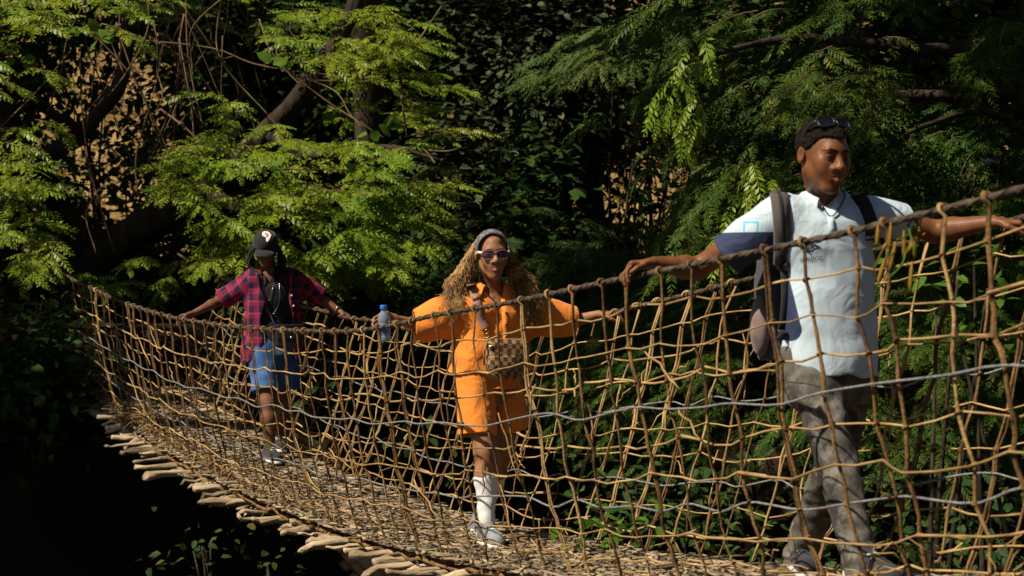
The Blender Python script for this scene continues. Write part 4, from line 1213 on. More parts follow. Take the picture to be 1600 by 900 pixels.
J['toeR'][2] = float(hfloor(3.2)) + .055; J['toeL'][2] = float(hfloor(2.5)) + .055
hR = dict(w=J['wrR'], h=V3(-.92, -.12, -.10), pn=V3(-.15, -.25, -1), ts=V3(.1, -1, 0), size=1.0, curl=(42, 38, 22), spread=.16)
hL = dict(w=J['wrL'], h=V3(.95, -.15, -.05), pn=V3(0, .1, -1), ts=V3(0, -1, 0), size=1.0, curl=(30, 45, 35))
body1 = make_body(pm_, M_skin1, J, Hm, .0075, .003, smile=True, hands=(hR, hL))
eyes(pm_, Hm, (.004, -.006))
# cropped hair
def crop_hair(parent, H, mat, grow=.007, res=.0032, plane=(.030, -.62), seed=3, top=.004, front=.069):
    c, R, s = H; r = .125 * s
    Fd = Field(c - r, c + r, res)
    def fn(p):
        q = ((p - c.astype(np.float32)) @ R.astype(np.float32)) / s
        d = sd_el(q, (0, .016, .036), (.074 + grow, .094 + grow, .080 + grow + top)) 
        d = smin(d, sd_rc(q, (0, -.064, .058), (0, -.066, .03), .02 + grow, .02 + grow), .04)
        d = d + wave(q, .0016, 240, seed) + wave(q, .0013, 420, seed + 1)
        hair_line = plane[0] + plane[1] * q[..., 1] + wave(q, .002, 60, seed)
        zf = front - .25 * np.clip(np.abs(q[..., 0]) - .045, 0, 1); bl = np.clip((-.025 - q[..., 1]) / .04, 0, 1); bl = bl * bl * (3 - 2 * bl)
        hair_line = hair_line * (1 - bl) + zf * bl
        side_cut = np.where((q[..., 1] > -.035), hair_line, hair_line)
        return np.maximum(d, (side_cut - q[..., 2]) * .8) * s
    Fd.apply(c - r, c + r, fn, 0)
    return Fd.build('hair', mat, parent)
M_hair = noise_mat('black cropped hair', (.006, .005, .004), (.022, .017, .013), 120, .85, 1.0, 300, spec=.06, bdist=.008)
crop_hair(pm_, Hm, M_hair, .0085, .003, (.012, -.66))

# polo shirt
def fold1(p): return wave(p, .0070, 20, 5, V3(1.0, .5, .8)) + wave(p, .003, 48, 8, V3(1., .6, .8))
bx = P(1180, 300, 6.2); 
Fd = Field(V3(.62, 5.9, -.36), V3(1.62, 6.55, .42), .0055)
Fd.loft([(-.315, 1.158, 6.19, .192, .135), (-.18, 1.15, 6.19, .178, .126), (.0, 1.143, 6.19, .178, .125), (.14, 1.14, 6.19, .192, .128), (.24, 1.14, 6.2, .196, .12), (.30, 1.14, 6.2, .16, .095), (.33, 1.138, 6.2, .105, .078), (.352, 1.135, 6.2, .074, .068)], LATM, .02, 2.2, fold1, hem=.007)
for sh, en, ra, rb in ((P(1222, 338, 6.15), P(1134, 398, 6.22), .083, .080), (P(1358, 338, 6.29), P(1412, 348, 6.34), .080, .066)):
    ax = unit(en - sh); Fd.rc(sh, en + ax * .05, ra, rb, .05, clip=[(en, ax)], hollow=(.015, .35), wob=lambda p: wave(p, .005, 34, 9))
Fd.rc(P(1288, 296, 6.10), P(1298, 338, 6.06), .066, .012, .006, flat=((0, 1, 0), 1.5), op='s')
ARM0, ARM1 = P(1222, 338, 6.15), P(1134, 398, 6.22); AX = unit(ARM1 - ARM0)
PC = P(1174, 357, 6.1)
def navy(V):
    # sleeve band, and the flank panel ending in a rounded tip
    t = (V - ARM0) @ AX; L = np.linalg.norm(ARM1 - ARM0)
    band = -(t - L * .60 + .10 * (V[:, 2] - ARM0[2] + .1) * 0)
    low = (V - PC) @ unit(V3(-.161, 0, -1)); band = np.maximum(-(low - .045), (V[:, 0] - .955))
    l = (V[:, 0] - 1.14) * LATM[0] + (V[:, 1] - 6.19) * LATM[1]
    z = V[:, 2]
    flank = np.maximum(np.maximum(V[:, 0] - (.972 + .2 * (.137 - z)), -(z + .15)), z - .2)
    tip = np.linalg.norm(np.stack([V[:, 0] - .994, (z + .15) * .9], -1), axis=1) - .036
    back = np.where((V[:, 1] - 6.19) * 1 > .12, -.01, 1)
    return np.minimum(np.minimum(band, np.minimum(flank, tip)), 1)
def pat(V):
    d = V - PC; a = d @ unit(V3(.96, .0, -.05)); b = d @ unit(V3(.05, 0, 1))
    return np.stack([a, b, V[:, 0]], -1)
M_polo, n_, b_ = new_mat('white polo print')
at = n_.nodes.new('ShaderNodeAttribute'); at.attribute_name = 'pat'; sp_ = n_.nodes.new('ShaderNodeSeparateXYZ'); n_.links.new(at.outputs['Vector'], sp_.inputs[0])
def mth(nt_, op, a, b=None, c=None):
    m = nt_.nodes.new('ShaderNodeMath'); m.operation = op
    for i, x in enumerate((a, b, c)):
        if x is None: continue
        if isinstance(x, (int, float)): m.inputs[i].default_value = x
        else: nt_.links.new(x, m.inputs[i])
    return m.outputs[0]
def mixc(nt_, f, a, b):
    m = nt_.nodes.new('ShaderNodeMix'); m.data_type = 'RGBA'
    for idx, x in ((0, f), (6, a), (7, b)):
        if isinstance(x, tuple): m.inputs[idx].default_value = (*x, 1)
        elif isinstance(x, (int, float)): m.inputs[idx].default_value = x
        else: nt_.links.new(x, m.inputs[idx])
    return m.outputs[2]
mm = mth(n_, 'MAXIMUM', mth(n_, 'ABSOLUTE', sp_.outputs['X']), mth(n_, 'ABSOLUTE', sp_.outputs['Y']))
ring_ = mth(n_, 'COMPARE', mm, .0225, .0032)
lines = mth(n_, 'MULTIPLY', mth(n_, 'LESS_THAN', mth(n_, 'FRACT', mth(n_, 'DIVIDE', mth(n_, 'SUBTRACT', mm, .036), .0125)), .30), mth(n_, 'MULTIPLY', mth(n_, 'GREATER_THAN', mm, .036), mth(n_, 'LESS_THAN', mm, .098)))
lines = mth(n_, 'MULTIPLY', lines, mth(n_, 'LESS_THAN', sp_.outputs['Z'], .985))
tc_ = n_.nodes.new('ShaderNodeTexCoord'); nzz = n_.nodes.new('ShaderNodeTexNoise'); nzz.inputs['Scale'].default_value = 6; n_.links.new(tc_.outputs['Object'], nzz.inputs['Vector'])
col = mixc(n_, nzz.outputs['Fac'], (.41, .51, .59), (.51, .595, .66))
col = mixc(n_, mth(n_, 'MULTIPLY', lines, .75), col, (.36, .44, .52)); col = mixc(n_, ring_, col, (.10, .42, .62))
a2 = n_.nodes.new('ShaderNodeAttribute'); a2.attribute_name = 'navy'; nf = n_.nodes.new('ShaderNodeMapRange'); nf.inputs['From Min'].default_value = .001; nf.inputs['From Max'].default_value = -.001
n_.links.new(a2.outputs['Fac'], nf.inputs['Value']); col = mixc(n_, nf.outputs[0], col, (.026, .036, .085))
n_.links.new(col, b_.inputs['Base Color']); b_.inputs['Roughness'].default_value = .75; b_.inputs['Specular IOR Level'].default_value = .25
n2 = n_.nodes.new('ShaderNodeTexNoise'); n2.inputs['Scale'].default_value = 7; n2.inputs['Distortion'].default_value = 1.8; n_.links.new(tc_.outputs['Object'], n2.inputs['Vector'])
bp = n_.nodes.new('ShaderNodeBump'); bp.inputs['Strength'].default_value = .3; bp.inputs['Distance'].default_value = .03; n_.links.new(n2.outputs['Fac'], bp.inputs['Height']); n_.links.new(bp.outputs[0], b_.inputs['Normal'])
shirt1 = Fd.build('polo_shirt', M_polo, pm_, {'navy': navy, 'pat': pat})
M_white = cloth_mat('white collar cloth', (.56, .635, .69), .05)
collar(shirt1, M_white, P(1288, 318, 6.185), FWD + V3(-.1, 0, 0), .069, .042, .035, 40, .042, flare=.030)
bv1 = world_bvh(shirt1)
# emblem: two nested diamonds, and the lettering under it
M_ink = plain('dark print', (.03, .04, .07), .7)
def flat_poly(pts, off=.003): return np.array([on_surf(bv1, u, v, off, 6.1) for u, v in pts])
em = MB()
for wv, hv, t in ((17, 9, 3.0), (8.5, 4.2, 2.2)):
    o_ = [(1265 - wv, 386), (1265, 386 - hv), (1265 + wv, 386), (1265, 386 + hv)]; i_ = [(1265 - wv + t * 1.7, 386), (1265, 386 - hv + t), (1265 + wv - t * 1.7, 386), (1265, 386 + hv - t)]
    V = flat_poly(o_ + i_); em.add(V, [[k, (k + 1) % 4, 4 + (k + 1) % 4, 4 + k] for k in range(4)])
em.build('emblem', M_ink, shirt1, False)
def text_mesh(txt):
    cu = bpy.data.curves.new('t', 'FONT'); cu.body = txt; cu.align_x = 'CENTER'; cu.resolution_u = 3
    ob = bpy.data.objects.new('t', cu); COL.objects.link(ob); dg = bpy.context.evaluated_depsgraph_get()
    me = bpy.data.meshes.new_from_object(ob.evaluated_get(dg)); bpy.data.objects.remove(ob); return me
me = text_mesh('umbro')
for v in me.vertices: v.co = on_surf(bv1, 1267 + v.co.x * 12.5 + v.co.y * 1.5, 407 - v.co.y * 13 - v.co.x * 1.2, .003, 6.1)
link('lettering', me, M_ink, shirt1, False)
# placket line with buttons
V, Q = strip([on_surf(bv1, u, v, .003, 6.1) for u, v in ((1298, 340), (1299, 348), (1300, 356), (1301, 366))], V3(1, .3, 0), .026, .002); MB().add(V, Q).build('placket', M_white, shirt1)
cord_ = smooth_path([P(1266, 296, 6.12), on_surf(bv1, 1280, 315, .006, 6.06), on_surf(bv1, 1299, 340, .006, 6.06), on_surf(bv1, 1318, 312, .006, 6.1), P(1318, 297, 6.16)], 16)
MB().add(*tube(cord_, .0028, 5)).build('neck_cord', M_ink, pm_)

# faded jeans
def jeans_mat(name, c1, c2, c3):
    m = noise_mat(name, c1, c2, 7, .9, .5, 420, spec=.12, bdist=.003); n = m.node_tree; b = n.nodes['Principled BSDF']
    src = b.inputs['Base Color'].links[0].from_socket
    tc = n.nodes.new('ShaderNodeTexCoord'); nz = n.nodes.new('ShaderNodeTexNoise'); nz.inputs['Scale'].default_value = 9; nz.inputs['Detail'].default_value = 10; nz.inputs['Roughness'].default_value = .8
    n.links.new(tc.outputs['Object'], nz.inputs['Vector']); mr = n.nodes.new('ShaderNodeMapRange'); mr.inputs['From Min'].default_value = .48; mr.inputs['From Max'].default_value = .72
    n.links.new(nz.outputs['Fac'], mr.inputs['Value']); n.links.new(mixc(n, mr.outputs[0], src, c3), b.inputs['Base Color'])
    return m
M_jeans = jeans_mat('faded grey denim', (.036, .033, .030), (.115, .104, .090), (.30, .27, .23))
def fold2(p): return wave(p, .0038, 34, 15, V3(.6, .6, 1.5)) + wave(p, .0026, 75, 18, V3(.6, .5, 1.4))
Fd = Field(V3(.85, 5.6, -1.16), V3(1.5, 6.8, -.2), .0058)
hp = (J['hipR'] + J['hipL']) / 2
Fd.loft([(-.42, 1.15, 6.21, .165, .13), (-.33, 1.15, 6.2, .175, .13), (-.22, 1.148, 6.2, .165, .12)], LATM, .03, 2.2, fold2)
for hp_, kn, an, k in ((J['hipR'], J['knR'], J['anR'], 0), (J['hipL'], J['knL'], J['anL'], 1)):
    Fd.rc(hp_ + V3(0, 0, .05), kn, .096, .068, .04, wob=fold2); Fd.rc(kn, an + unit(an - kn) * .10, .068, .060, .03, clip=[(an + unit(an - kn) * .035, an - kn)], wob=lambda p: fold2(p) * 1.5, hollow=(.014, .25))
jeans = Fd.build('jeans', M_jeans, pm_)
M_seam = plain('seam thread', (.05, .045, .04), .9)
bvj = world_bvh(jeans)
for pts in ([(1245, 590), (1250, 640), (1265, 690), (1276, 730), (1290, 780), (1308, 830), (1322, 885)], [(1228, 596), (1262, 600), (1300, 612), (1322, 640)], [(1318, 590), (1322, 620), (1318, 655)]):
    MB().add(*tube(np.array([on_surf(bvj, u, v, .0005, 6.1) for u, v in smooth_path(pts, 14)]), .0022, 4)).build('seam', M_seam, jeans)
M_shoe_d = cloth_mat('dark trainer', (.03, .03, .034), .2); M_sole = plain('off white rubber', (.55, .53, .48), .7)
for an, toe in ((J['anR'], J['toeR']), (J['anL'], J['toeL'])): shoe(pm_, an, toe, M_shoe_d, M_sole, lace=M_sole)

# sunglasses pushed up on his head
M_lens = plain('dark lens', (.006, .007, .012), .06, .8); M_blk = plain('black plastic', (.012, .012, .013), .3, .5)
Rg = np.array(Matrix.Rotation(math.radians(-50), 3, 'X'))
glasses('sunglasses', 'dark sunglasses pushed up on the hair of the person in white', Hm, (0, -.046, .121), Rg, M_lens, M_blk, M_blk)

# backpack
M_pack = cloth_mat('brown grey backpack cloth', (.085, .068, .058), .2); M_packd = cloth_mat('black strap webbing', (.016, .016, .018), .2)
M_pink = cloth_mat('faded print pocket', (.22, .15, .14), .6, fscale=30)
bp_ = empty('backpack', P(1235, 545, 6.36), 'grey brown backpack worn by the person in white', 'backpack')
bc = V3(1.14, 6.19, .02) - FWD * .222
Fd = Field(bc - [.3, .3, .36], bc + [.3, .3, .36], .007)
Fd.loft([(bc[2] - .29, bc[0], bc[1], .13, .08), (bc[2] - .24, bc[0], bc[1], .142, .10), (bc[2], bc[0], bc[1], .146, .105), (bc[2] + .2, bc[0], bc[1], .135, .095), (bc[2] + .28, bc[0], bc[1], .10, .07)], LATM, .02, 3, lambda p: wave(p, .005, 22, 31))
Fd.build('bag', cloth_mat('blue grey backpack cloth', (.052, .056, .070), .35), bp_)
pk = bc - LATM * .142 + V3(0, 0, -.16)
Fd = Field(pk - .16, pk + .16, .006); Fd.el(pk, (.04, .07, .115), .01, None); Fd.build('side_pocket', M_pink, bp_)
def strap_on(pts, wd, width, mat, name, parent, bv, thick=.005, n=26, off=.009, Yd=6.1):
    V, Q = strip(np.array([on_surf(bv, u, v, off, Yd) for u, v in smooth_path(pts, n)]), wd, width, thick); return MB().add(V, Q).build(name, mat, parent)
s_ = strap_on([(1216, 298), (1219, 320), (1222, 350), (1225, 385), (1226, 412)], V3(1, .2, 0), .062, M_pack, 'shoulder_strap', bp_, bv1, .008)
strap_on([(1216, 302), (1219, 320), (1222, 350), (1225, 385), (1226, 408)], V3(1, .2, 0), .012, M_packd, 'piping', s_, bv1, .011)
strap_on([(1227, 405), (1229, 430), (1230, 470), (1226, 510), (1219, 530)], V3(1, .2, 0), .026, M_packd, 'webbing', bp_, bv1, .003)
strap_on([(1221, 414), (1234, 415)], V3(0, 0, 1), .03, M_blk, 'buckle', bp_, bv1, .008, 4, .012)
strap_on([(1336, 310), (1343, 318), (1350, 332), (1355, 350), (1355, 376)], V3(1, -.3, 0), .058, M_packd, 'shoulder_strap', bp_, bv1, .008)

# ---------------- the woman in orange
pw = empty('person', centre(0.0), 'person in orange shirt and shorts with long curly hair and white knee socks', 'person')
M_skin2 = skin_mat('warm brown skin', (.29, .135, .066), (.30, .12, .085), rough=.42)
Hw = head_frame(P(768, 398, 8.47), 12, 2, -2, 1.0)
fw2 = unit(BD + V3(-.05, 0, 0)); LATW = unit(V3(.93, .36, 0))
J = dict(shR=P(722, 474, 8.48), shL=P(818, 472, 8.64), elR=P(664, 512, 8.52), wrR=P(620, 499, 8.36), elL=P(882, 506, 8.74), wrL=P(935, 491, 8.70),
         hipR=P(742, 600, 8.48), hipL=P(788, 600, 8.60), knR=P(757, 706, 8.38), anR=P(762, 830, 8.34), knL=P(786, 702, 8.58), anL=P(750, 812, 8.80),
         toeR=P(778, 850, 8.18), toeL=P(760, 826, 8.66))
J['toeR'][2] = float(hfloor(.3)) + .048; J['toeL'][2] = float(hfloor(-.2)) + .048
J['anR'][2] = J['toeR'][2] + .045; J['anL'][2] = J['toeL'][2] + .05
hR = dict(w=J['wrR'], h=V3(-.94, -.1, -.12), pn=V3(0, -.9, -.55), ts=V3(0, -.4, 1), size=.92, curl=(25, 45, 30))
hL = dict(w=J['wrL'], h=V3(.95, -.1, .04), pn=V3(0, .1, -1), ts=V3(0, -1, 0), size=.9, curl=(22, 40, 30))
body2 = make_body(pw, M_skin2, J, Hw, .008, .0036, female=True, hands=(hR, hL), g=.92)
eyes(pw, Hw)
M_orange = cloth_mat('orange linen', (.74, .222, .028), .10, .8, fold=.5)
def fold3(p): return wave(p, .008, 24, 25, V3(1.2, 1.2, .6)) + wave(p, .004, 48, 28)
Fd = Field(V3(-.70, 8.2, -.47), V3(.45, 8.95, .12), .0062)
Fd.loft([(-.415, -.115, 8.55, .210, .158), (-.25, -.112, 8.55, .188, .14), (-.12, -.105, 8.55, .192, .135), (-.06, -.10, 8.55, .180, .115), (-.025, -.10, 8.55, .135, .09), (.01, -.10, 8.54, .085, .07), (.03, -.10, 8.54, .06, .06)], LATW, .02, 2.2, fold3, hem=.006)
for sh, el_, en, ra, rb in ((P(735, 480, 8.49), P(690, 492, 8.49), P(648, 506, 8.46), .085, .078), (P(810, 478, 8.63), P(860, 492, 8.68), P(898, 501, 8.72), .085, .070)):
    ax = unit(en - sh); sag = V3(0, 0, -.01)
    Fd.rc(sh, el_ + sag, ra, (ra + rb) / 2 + .004, .06, wob=fold3); Fd.rc(el_ + sag, en + ax * .06, (ra + rb) / 2 + .004, rb, .04, clip=[(en, ax + V3(0, 0, .15))], hollow=(.018, .4), wob=lambda p: wave(p, .009, 24, 41, V3(1.3, 1, .7)))
for a_, b_2, ra, rb in ((P(722, 508, 8.5), P(662, 522, 8.47), .05, .026), (P(812, 506, 8.62), P(884, 514, 8.70), .05, .028)): Fd.rc(a_, b_2, ra, rb, .06, wob=fold3)
Fd.rc(P(770, 440, 8.43), P(786, 484, 8.43), .074, .008, .006, flat=((0, 1, 0), 2.4), op='s'); Fd.rc(P(768, 436, 8.5), P(770, 430, 8.48), .058, .058, .01, op='s')
shirt2 = Fd.build('orange_shirt', M_orange, pw)
collar(shirt2, M_orange, P(769, 452, 8.50), fw2, .066, .040, .03, 52, .035, flare=.034)
bv2 = world_bvh(shirt2)
V, Q = strip(np.array([on_surf(bv2, u, v, .003, 8.4) for u, v in ((788, 487), (790, 510), (790, 535), (789, 560), (788, 574))]), V3(1, .3, 0), .03, .002); MB().add(V, Q).build('placket', M_orange, shirt2)
M_btn = plain('brown button', (.10, .05, .02), .4)
for v in (489, 507, 526, 545): MB().add(*ball(on_surf(bv2, 790, v, .006, 8.4), (.006, .0035, .006), None, 7, 9)).build('button', M_btn, shirt2)
Fd = Field(V3(-.36, 8.25, -.79), V3(.16, 8.9, -.36), .0062)
Fd.loft([(-.50, -.112, 8.55, .150, .125), (-.40, -.112, 8.55, .15, .12)], LATW, .02, 2.2, fold3)
for hp_, hem_, r0, r1 in ((J['hipR'], P(745, 680, 8.43), .094, .100), (J['hipL'], P(800, 672, 8.62), .092, .095)):
    ax = unit(hem_ - hp_); Fd.rc(hp_ + V3(0, 0, .04), hem_ + ax * .08, r0, r1, .006, clip=[(hem_, ax)], hollow=(.018, .3), wob=lambda p: wave(p, .006, 26, 44, V3(1.3, 1.3, .4)))
Fd.build('orange_shorts', M_orange, pw)
# socks and trainers
M_sock, n_, b_ = new_mat('ribbed white sock')
at = n_.nodes.new('ShaderNodeAttribute'); at.attribute_name = 'rib'; sn = mth(n_, 'SINE', mth(n_, 'MULTIPLY', at.outputs['Fac'], 34.0))
bp = n_.nodes.new('ShaderNodeBump'); bp.inputs['Strength'].default_value = .35; bp.inputs['Distance'].default_value = .003; n_.links.new(sn, bp.inputs['Height']); n_.links.new(bp.outputs[0], b_.inputs['Normal'])
b_.inputs['Base Color'].default_value = (.74, .74, .73, 1); b_.inputs['Roughness'].default_value = .9
M_tr = cloth_mat('grey blue trainer', (.17, .18, .20), .5, fscale=30); M_lace = plain('white lace', (.7, .7, .68), .8)
for kn, an, toe in ((J['knR'], J['anR'], J['toeR']), (J['knL'], J['anL'], J['toeL'])):
    top = kn + (an - kn) * .25; cal = kn + (an - kn) * .36
    Fd = Field(np.minimum(top, an) - .09, np.maximum(top, an) + .09, .005); ax = unit(top - an)
    Fd.rc(top + ax * .03, cal, .050, .052, .02, clip=[(top, ax)], hollow=None, wob=lambda p: wave(p, .0015, 60, 3)); Fd.rc(cal, an - V3(0, 0, .02), .052, .036, .03, wob=lambda p: wave(p, .002, 70, 3))
    Fd.build('sock', M_sock, pw, {'rib': lambda V, c=an: np.arctan2(V[:, 1] - c[1], V[:, 0] - c[0])})
    shoe(pw, an, toe, M_tr, M_sole, w=.038, lace=M_lace)
# long curls
M_curl = noise_mat('honey brown curls', (.15, .070, .020), (.54, .32, .12), 16, .5, 0, island=.5, spec=.4)
cur = MB(); bvb = world_bvh(shirt2, body2)
for k in range(900):
    sx = -1 if k % 2 else 1
    ph = rng.uniform(-.35, 1.0) ; el0 = rng.uniform(.1, 1.25)
    # root on the scalp behind the band, falling to the sides and back
    a = rng.uniform(.25, 1.5); root = np.array([sx * .078 * math.cos(el0) * math.cos(a * .9), .016 + .1 * math.sin(a) * math.cos(el0) - .012, .04 + .084 * math.sin(el0)])
    outw = rng.uniform(.098, .19); L = rng.uniform(.24, .38); yb = rng.uniform(.0, .10)
    if rng.random() < .3: yb = rng.uniform(-.02, 0.03); outw = rng.uniform(.125, .18)
    if sx > 0: L *= 1.12
    p = [root, np.array([sx * (.086 + .16 * (outw - .09)), yb * .6 + .03, .015]), np.array([sx * (outw * .8 + .012), yb, -.07]), np.array([sx * (outw + rng.uniform(-.01, .05)), yb - .01, -.15]), np.array([sx * (outw + rng.uniform(-.03, .10)), yb - rng.uniform(0, .05), .04 - L])]
    n = 64; c = smooth_path(p, n); t = np.linspace(0, 1, n); fr = rng.uniform(58, 80); rr = .0058 * np.clip(t * 6, 0, 1) * rng.uniform(.6, 1.25); o0 = rng.uniform(0, 6)
    c = c + np.stack([rr * np.cos(fr * t + o0), rr * np.sin(fr * t + o0), rr * .3 * np.sin(fr * t)], -1)
    wc = to_world(Hw, c)
    for q in range(20, n, 1):   # lie on the shoulders, do not sink in
        h = bvb.find_nearest(Vector(wc[q]), .09)
        if h[0] is not None and (Vector(wc[q]) - h[0]).dot(h[1]) < .008: wc[q] = np.array(h[0]) + np.array(h[1]) * (.010 + .006 * rng.random())
    cur.add(*tube(wc, np.linspace(.0025, .0010, n), 3))
for k in range(260):      # frizz and flyaways
    sx = -1 if k % 2 else 1; zz = rng.uniform(-.24, .05); xx = .085 + .32 * max(0, -zz) * rng.uniform(.5, 1.0)
    p0 = np.array([sx * xx, rng.uniform(-.02, .07), zz]); d = np.array([sx * rng.uniform(.2, 1), rng.normal() * .5, rng.normal() * .5 - .4]); L = rng.uniform(.02, .055)
    t = np.linspace(0, 1, 8)[:, None]; cur.add(*tube(to_world(Hw, p0 + unit(d) * L * t + np.concatenate([.004 * np.cos(t * 14 + k), .004 * np.sin(t * 14 + k), -.02 * t * t], 1)), .0009, 3))
cur.build('hair', M_curl, pw)
scal = crop_hair(pw, Hw, M_curl, .004, .0042, (.045, -.75), 8, .002, .125)
scal.name = 'scalp_hair'
# patterned head band
M_band, n_, b_ = new_mat('grey patterned head band')
tc_ = n_.nodes.new('ShaderNodeTexCoord'); vo = n_.nodes.new('ShaderNodeTexVoronoi'); vo.inputs['Scale'].default_value = 55; n_.links.new(tc_.outputs['Object'], vo.inputs['Vector'])
n_.links.new(mixc(n_, mth(n_, 'LESS_THAN', vo.outputs['Distance'], .30), (.085, .09, .11), (.30, .31, .34)), b_.inputs['Base Color']); b_.inputs['Roughness'].default_value = .8
th = np.linspace(-.25, np.pi + .25, 26)
bp_pts = np.stack([.079 * np.cos(th), -.026 + .0 * th - .012 * np.sin(th), .036 + .0805 * np.sin(th)], -1)
V, Q = strip(to_world(Hw, bp_pts), Hw[1] @ V3(0, 1, .35), .054, .003); MB().add(V, Q).build('head_band', M_band, pw)
M_plens, n_, b_ = new_mat('violet tinted lens'); b_.inputs['Base Color'].default_value = (.06, .018, .045, 1); b_.inputs['Roughness'].default_value = .05; b_.inputs['Alpha'].default_value = .82
M_pfr = plain('pale pink clear frame', (.22, .11, .13), .2, .6); M_wt = plain('white temple', (.72, .70, .68), .3)
glasses('sunglasses', 'pink framed sunglasses with white temples worn by the person in orange', Hw, (0, -.106, .004), I3, M_plens, M_pfr, M_wt, .030, .021)
# shoulder bag with brown checks
M_chk, n_, b_ = new_mat('brown checks')
tc_ = n_.nodes.new('ShaderNodeTexCoord'); ck = n_.nodes.new('ShaderNodeTexChecker'); ck.inputs['Scale'].default_value = 46; mp = n_.nodes.new('ShaderNodeMapping'); mp.inputs['Rotation'].default_value = (0, math.radians(-6), math.radians(-20))
n_.links.new(tc_.outputs['Object'], mp.inputs['Vector']); n_.links.new(mp.outputs[0], ck.inputs['Vector']); ck.inputs['Color1'].default_value = (.075, .032, .016, 1); ck.inputs['Color2'].default_value = (.30, .175, .085, 1)
n_.links.new(ck.outputs['Color'], b_.inputs['Base Color']); b_.inputs['Roughness'].default_value = .5
M_strap = cloth_mat('dusty pink webbing', (.36, .19, .15), .1); M_brass = plain('brass', (.5, .34, .12), .3, .5, 1.0); M_tan = plain('tan leather', (.27, .13, .05), .5)
bg_ = empty('shoulder_bag', P(790, 592, 8.36), 'brown checked shoulder bag hanging at the hip of the person in orange', 'bag')
bcen = P(791, 560, 8.36); Fd = Field(bcen - .18, bcen + .18, .0055)
Fd.loft([(bcen[2] - .10, bcen[0], bcen[1], .075, .03), (bcen[2] - .075, bcen[0], bcen[1], .105, .048), (bcen[2], bcen[0], bcen[1], .112, .052), (bcen[2] + .075, bcen[0], bcen[1], .110, .045), (bcen[2] + .098, bcen[0], bcen[1], .095, .03)], LATW, .012, 3.2, lambda p: wave(p, .003, 30, 71))
bag_o = Fd.build('pouch', M_chk, bg_)
fp = bcen - V3(.0, .05, .03); Fd = Field(fp - .13, fp + .13, .0055); Fd.loft([(fp[2] - .05, fp[0] - .02, fp[1], .06, .02), (fp[2] + .0, fp[0] - .02, fp[1], .078, .026), (fp[2] + .045, fp[0] - .02, fp[1], .07, .018)], LATW, .01, 3); Fd.build('front_pocket', M_chk, bg_)
V, Q = strip(np.array([bcen + LATW * x + V3(-.0, -.05 + .006, .062) for x in np.linspace(-.09, .09, 6)]), V3(0, 0, 1), .007, .0035); MB().add(V, Q).build('zip', M_brass, bg_)
st_ = strap_on([(736, 445), (741, 462), (748, 485), (754, 505), (758, 514)], V3(1, .1, .2), .040, M_strap, 'strap', bg_, bv2, .003, 20, .009, 8.4)
strap_on([(743, 463), (746, 469)], V3(1, .1, .2), .048, M_tan, 'buckle', st_, bv2, .005, 3, .012, 8.4)
e0 = on_surf(bv2, 759, 516, .012, 8.4); e1 = bcen + LATW * -.095 + V3(0, -.02, .09)
for k in range(5): MB().add(*torus(e0 + (e1 - e0) * (k + .5) / 5, (1, 0, 0) if k % 2 else (0, 1, .3), .010, .0022, 10, 4)).build('chain_link', M_brass, bg_)
MB().add(*tube(np.array([e1, e1 + V3(-.02, -.02, -.05), e1 + V3(-.018, -.02, -.12)]), .005, 5)).build('tassel', M_tan, bg_)
# the water bottle in her hand
M_pet, n_, b_ = new_mat('clear blue bottle'); b_.inputs['Base Color'].default_value = (.55, .70, .90, 1); b_.inputs['Roughness'].default_value = .08; b_.inputs['Transmission Weight'].default_value = .75; b_.inputs['IOR'].default_value = 1.33
M_cap = plain('blue cap', (.02, .13, .55), .35); M_lab = plain('blue white label', (.10, .22, .55), .4)
bo = empty('water_bottle', P(600, 535, 8.25), 'small clear water bottle with blue cap held against the rail', 'bottle')
def lathe(prof, base, ax, n=18):
    ax = unit(ax); a = unit(np.cross(ax, [0, 1, 0.2])); b = np.cross(ax, a); th = np.arange(n) / n * 2 * np.pi
    V = np.concatenate([base + ax * z + r * (np.cos(th)[:, None] * a + np.sin(th)[:, None] * b) for r, z in prof]); m = len(prof)
    i, j = np.meshgrid(np.arange(m - 1), np.arange(n), indexing='ij'); j2 = (j + 1) % n
    return V, np.stack([i * n + j, i * n + j2, (i + 1) * n + j2, (i + 1) * n + j], -1).reshape(-1, 4)
bb = P(601, 534, 8.24); bax = V3(-.03, 0, 1)
MB().add(*lathe([(.001, 0), (.026, .001), (.030, .008), (.030, .03), (.0285, .034), (.030, .038), (.030, .085), (.0275, .09), (.030, .096), (.029, .115), (.020, .14), (.0125, .150), (.0125, .158), (.001, .158)], bb, bax)).build('bottle', M_pet, bo)
MB().add(*lathe([(.0305, .040), (.0308, .041), (.0308, .078), (.0305, .079)], bb, bax)).build('label_band', M_lab, bo)
MB().add(*lathe([(.001, .156), (.0165, .156), (.017, .158), (.017, .174), (.015, .178), (.001, .178)], bb, bax)).build('cap', M_cap, bo)

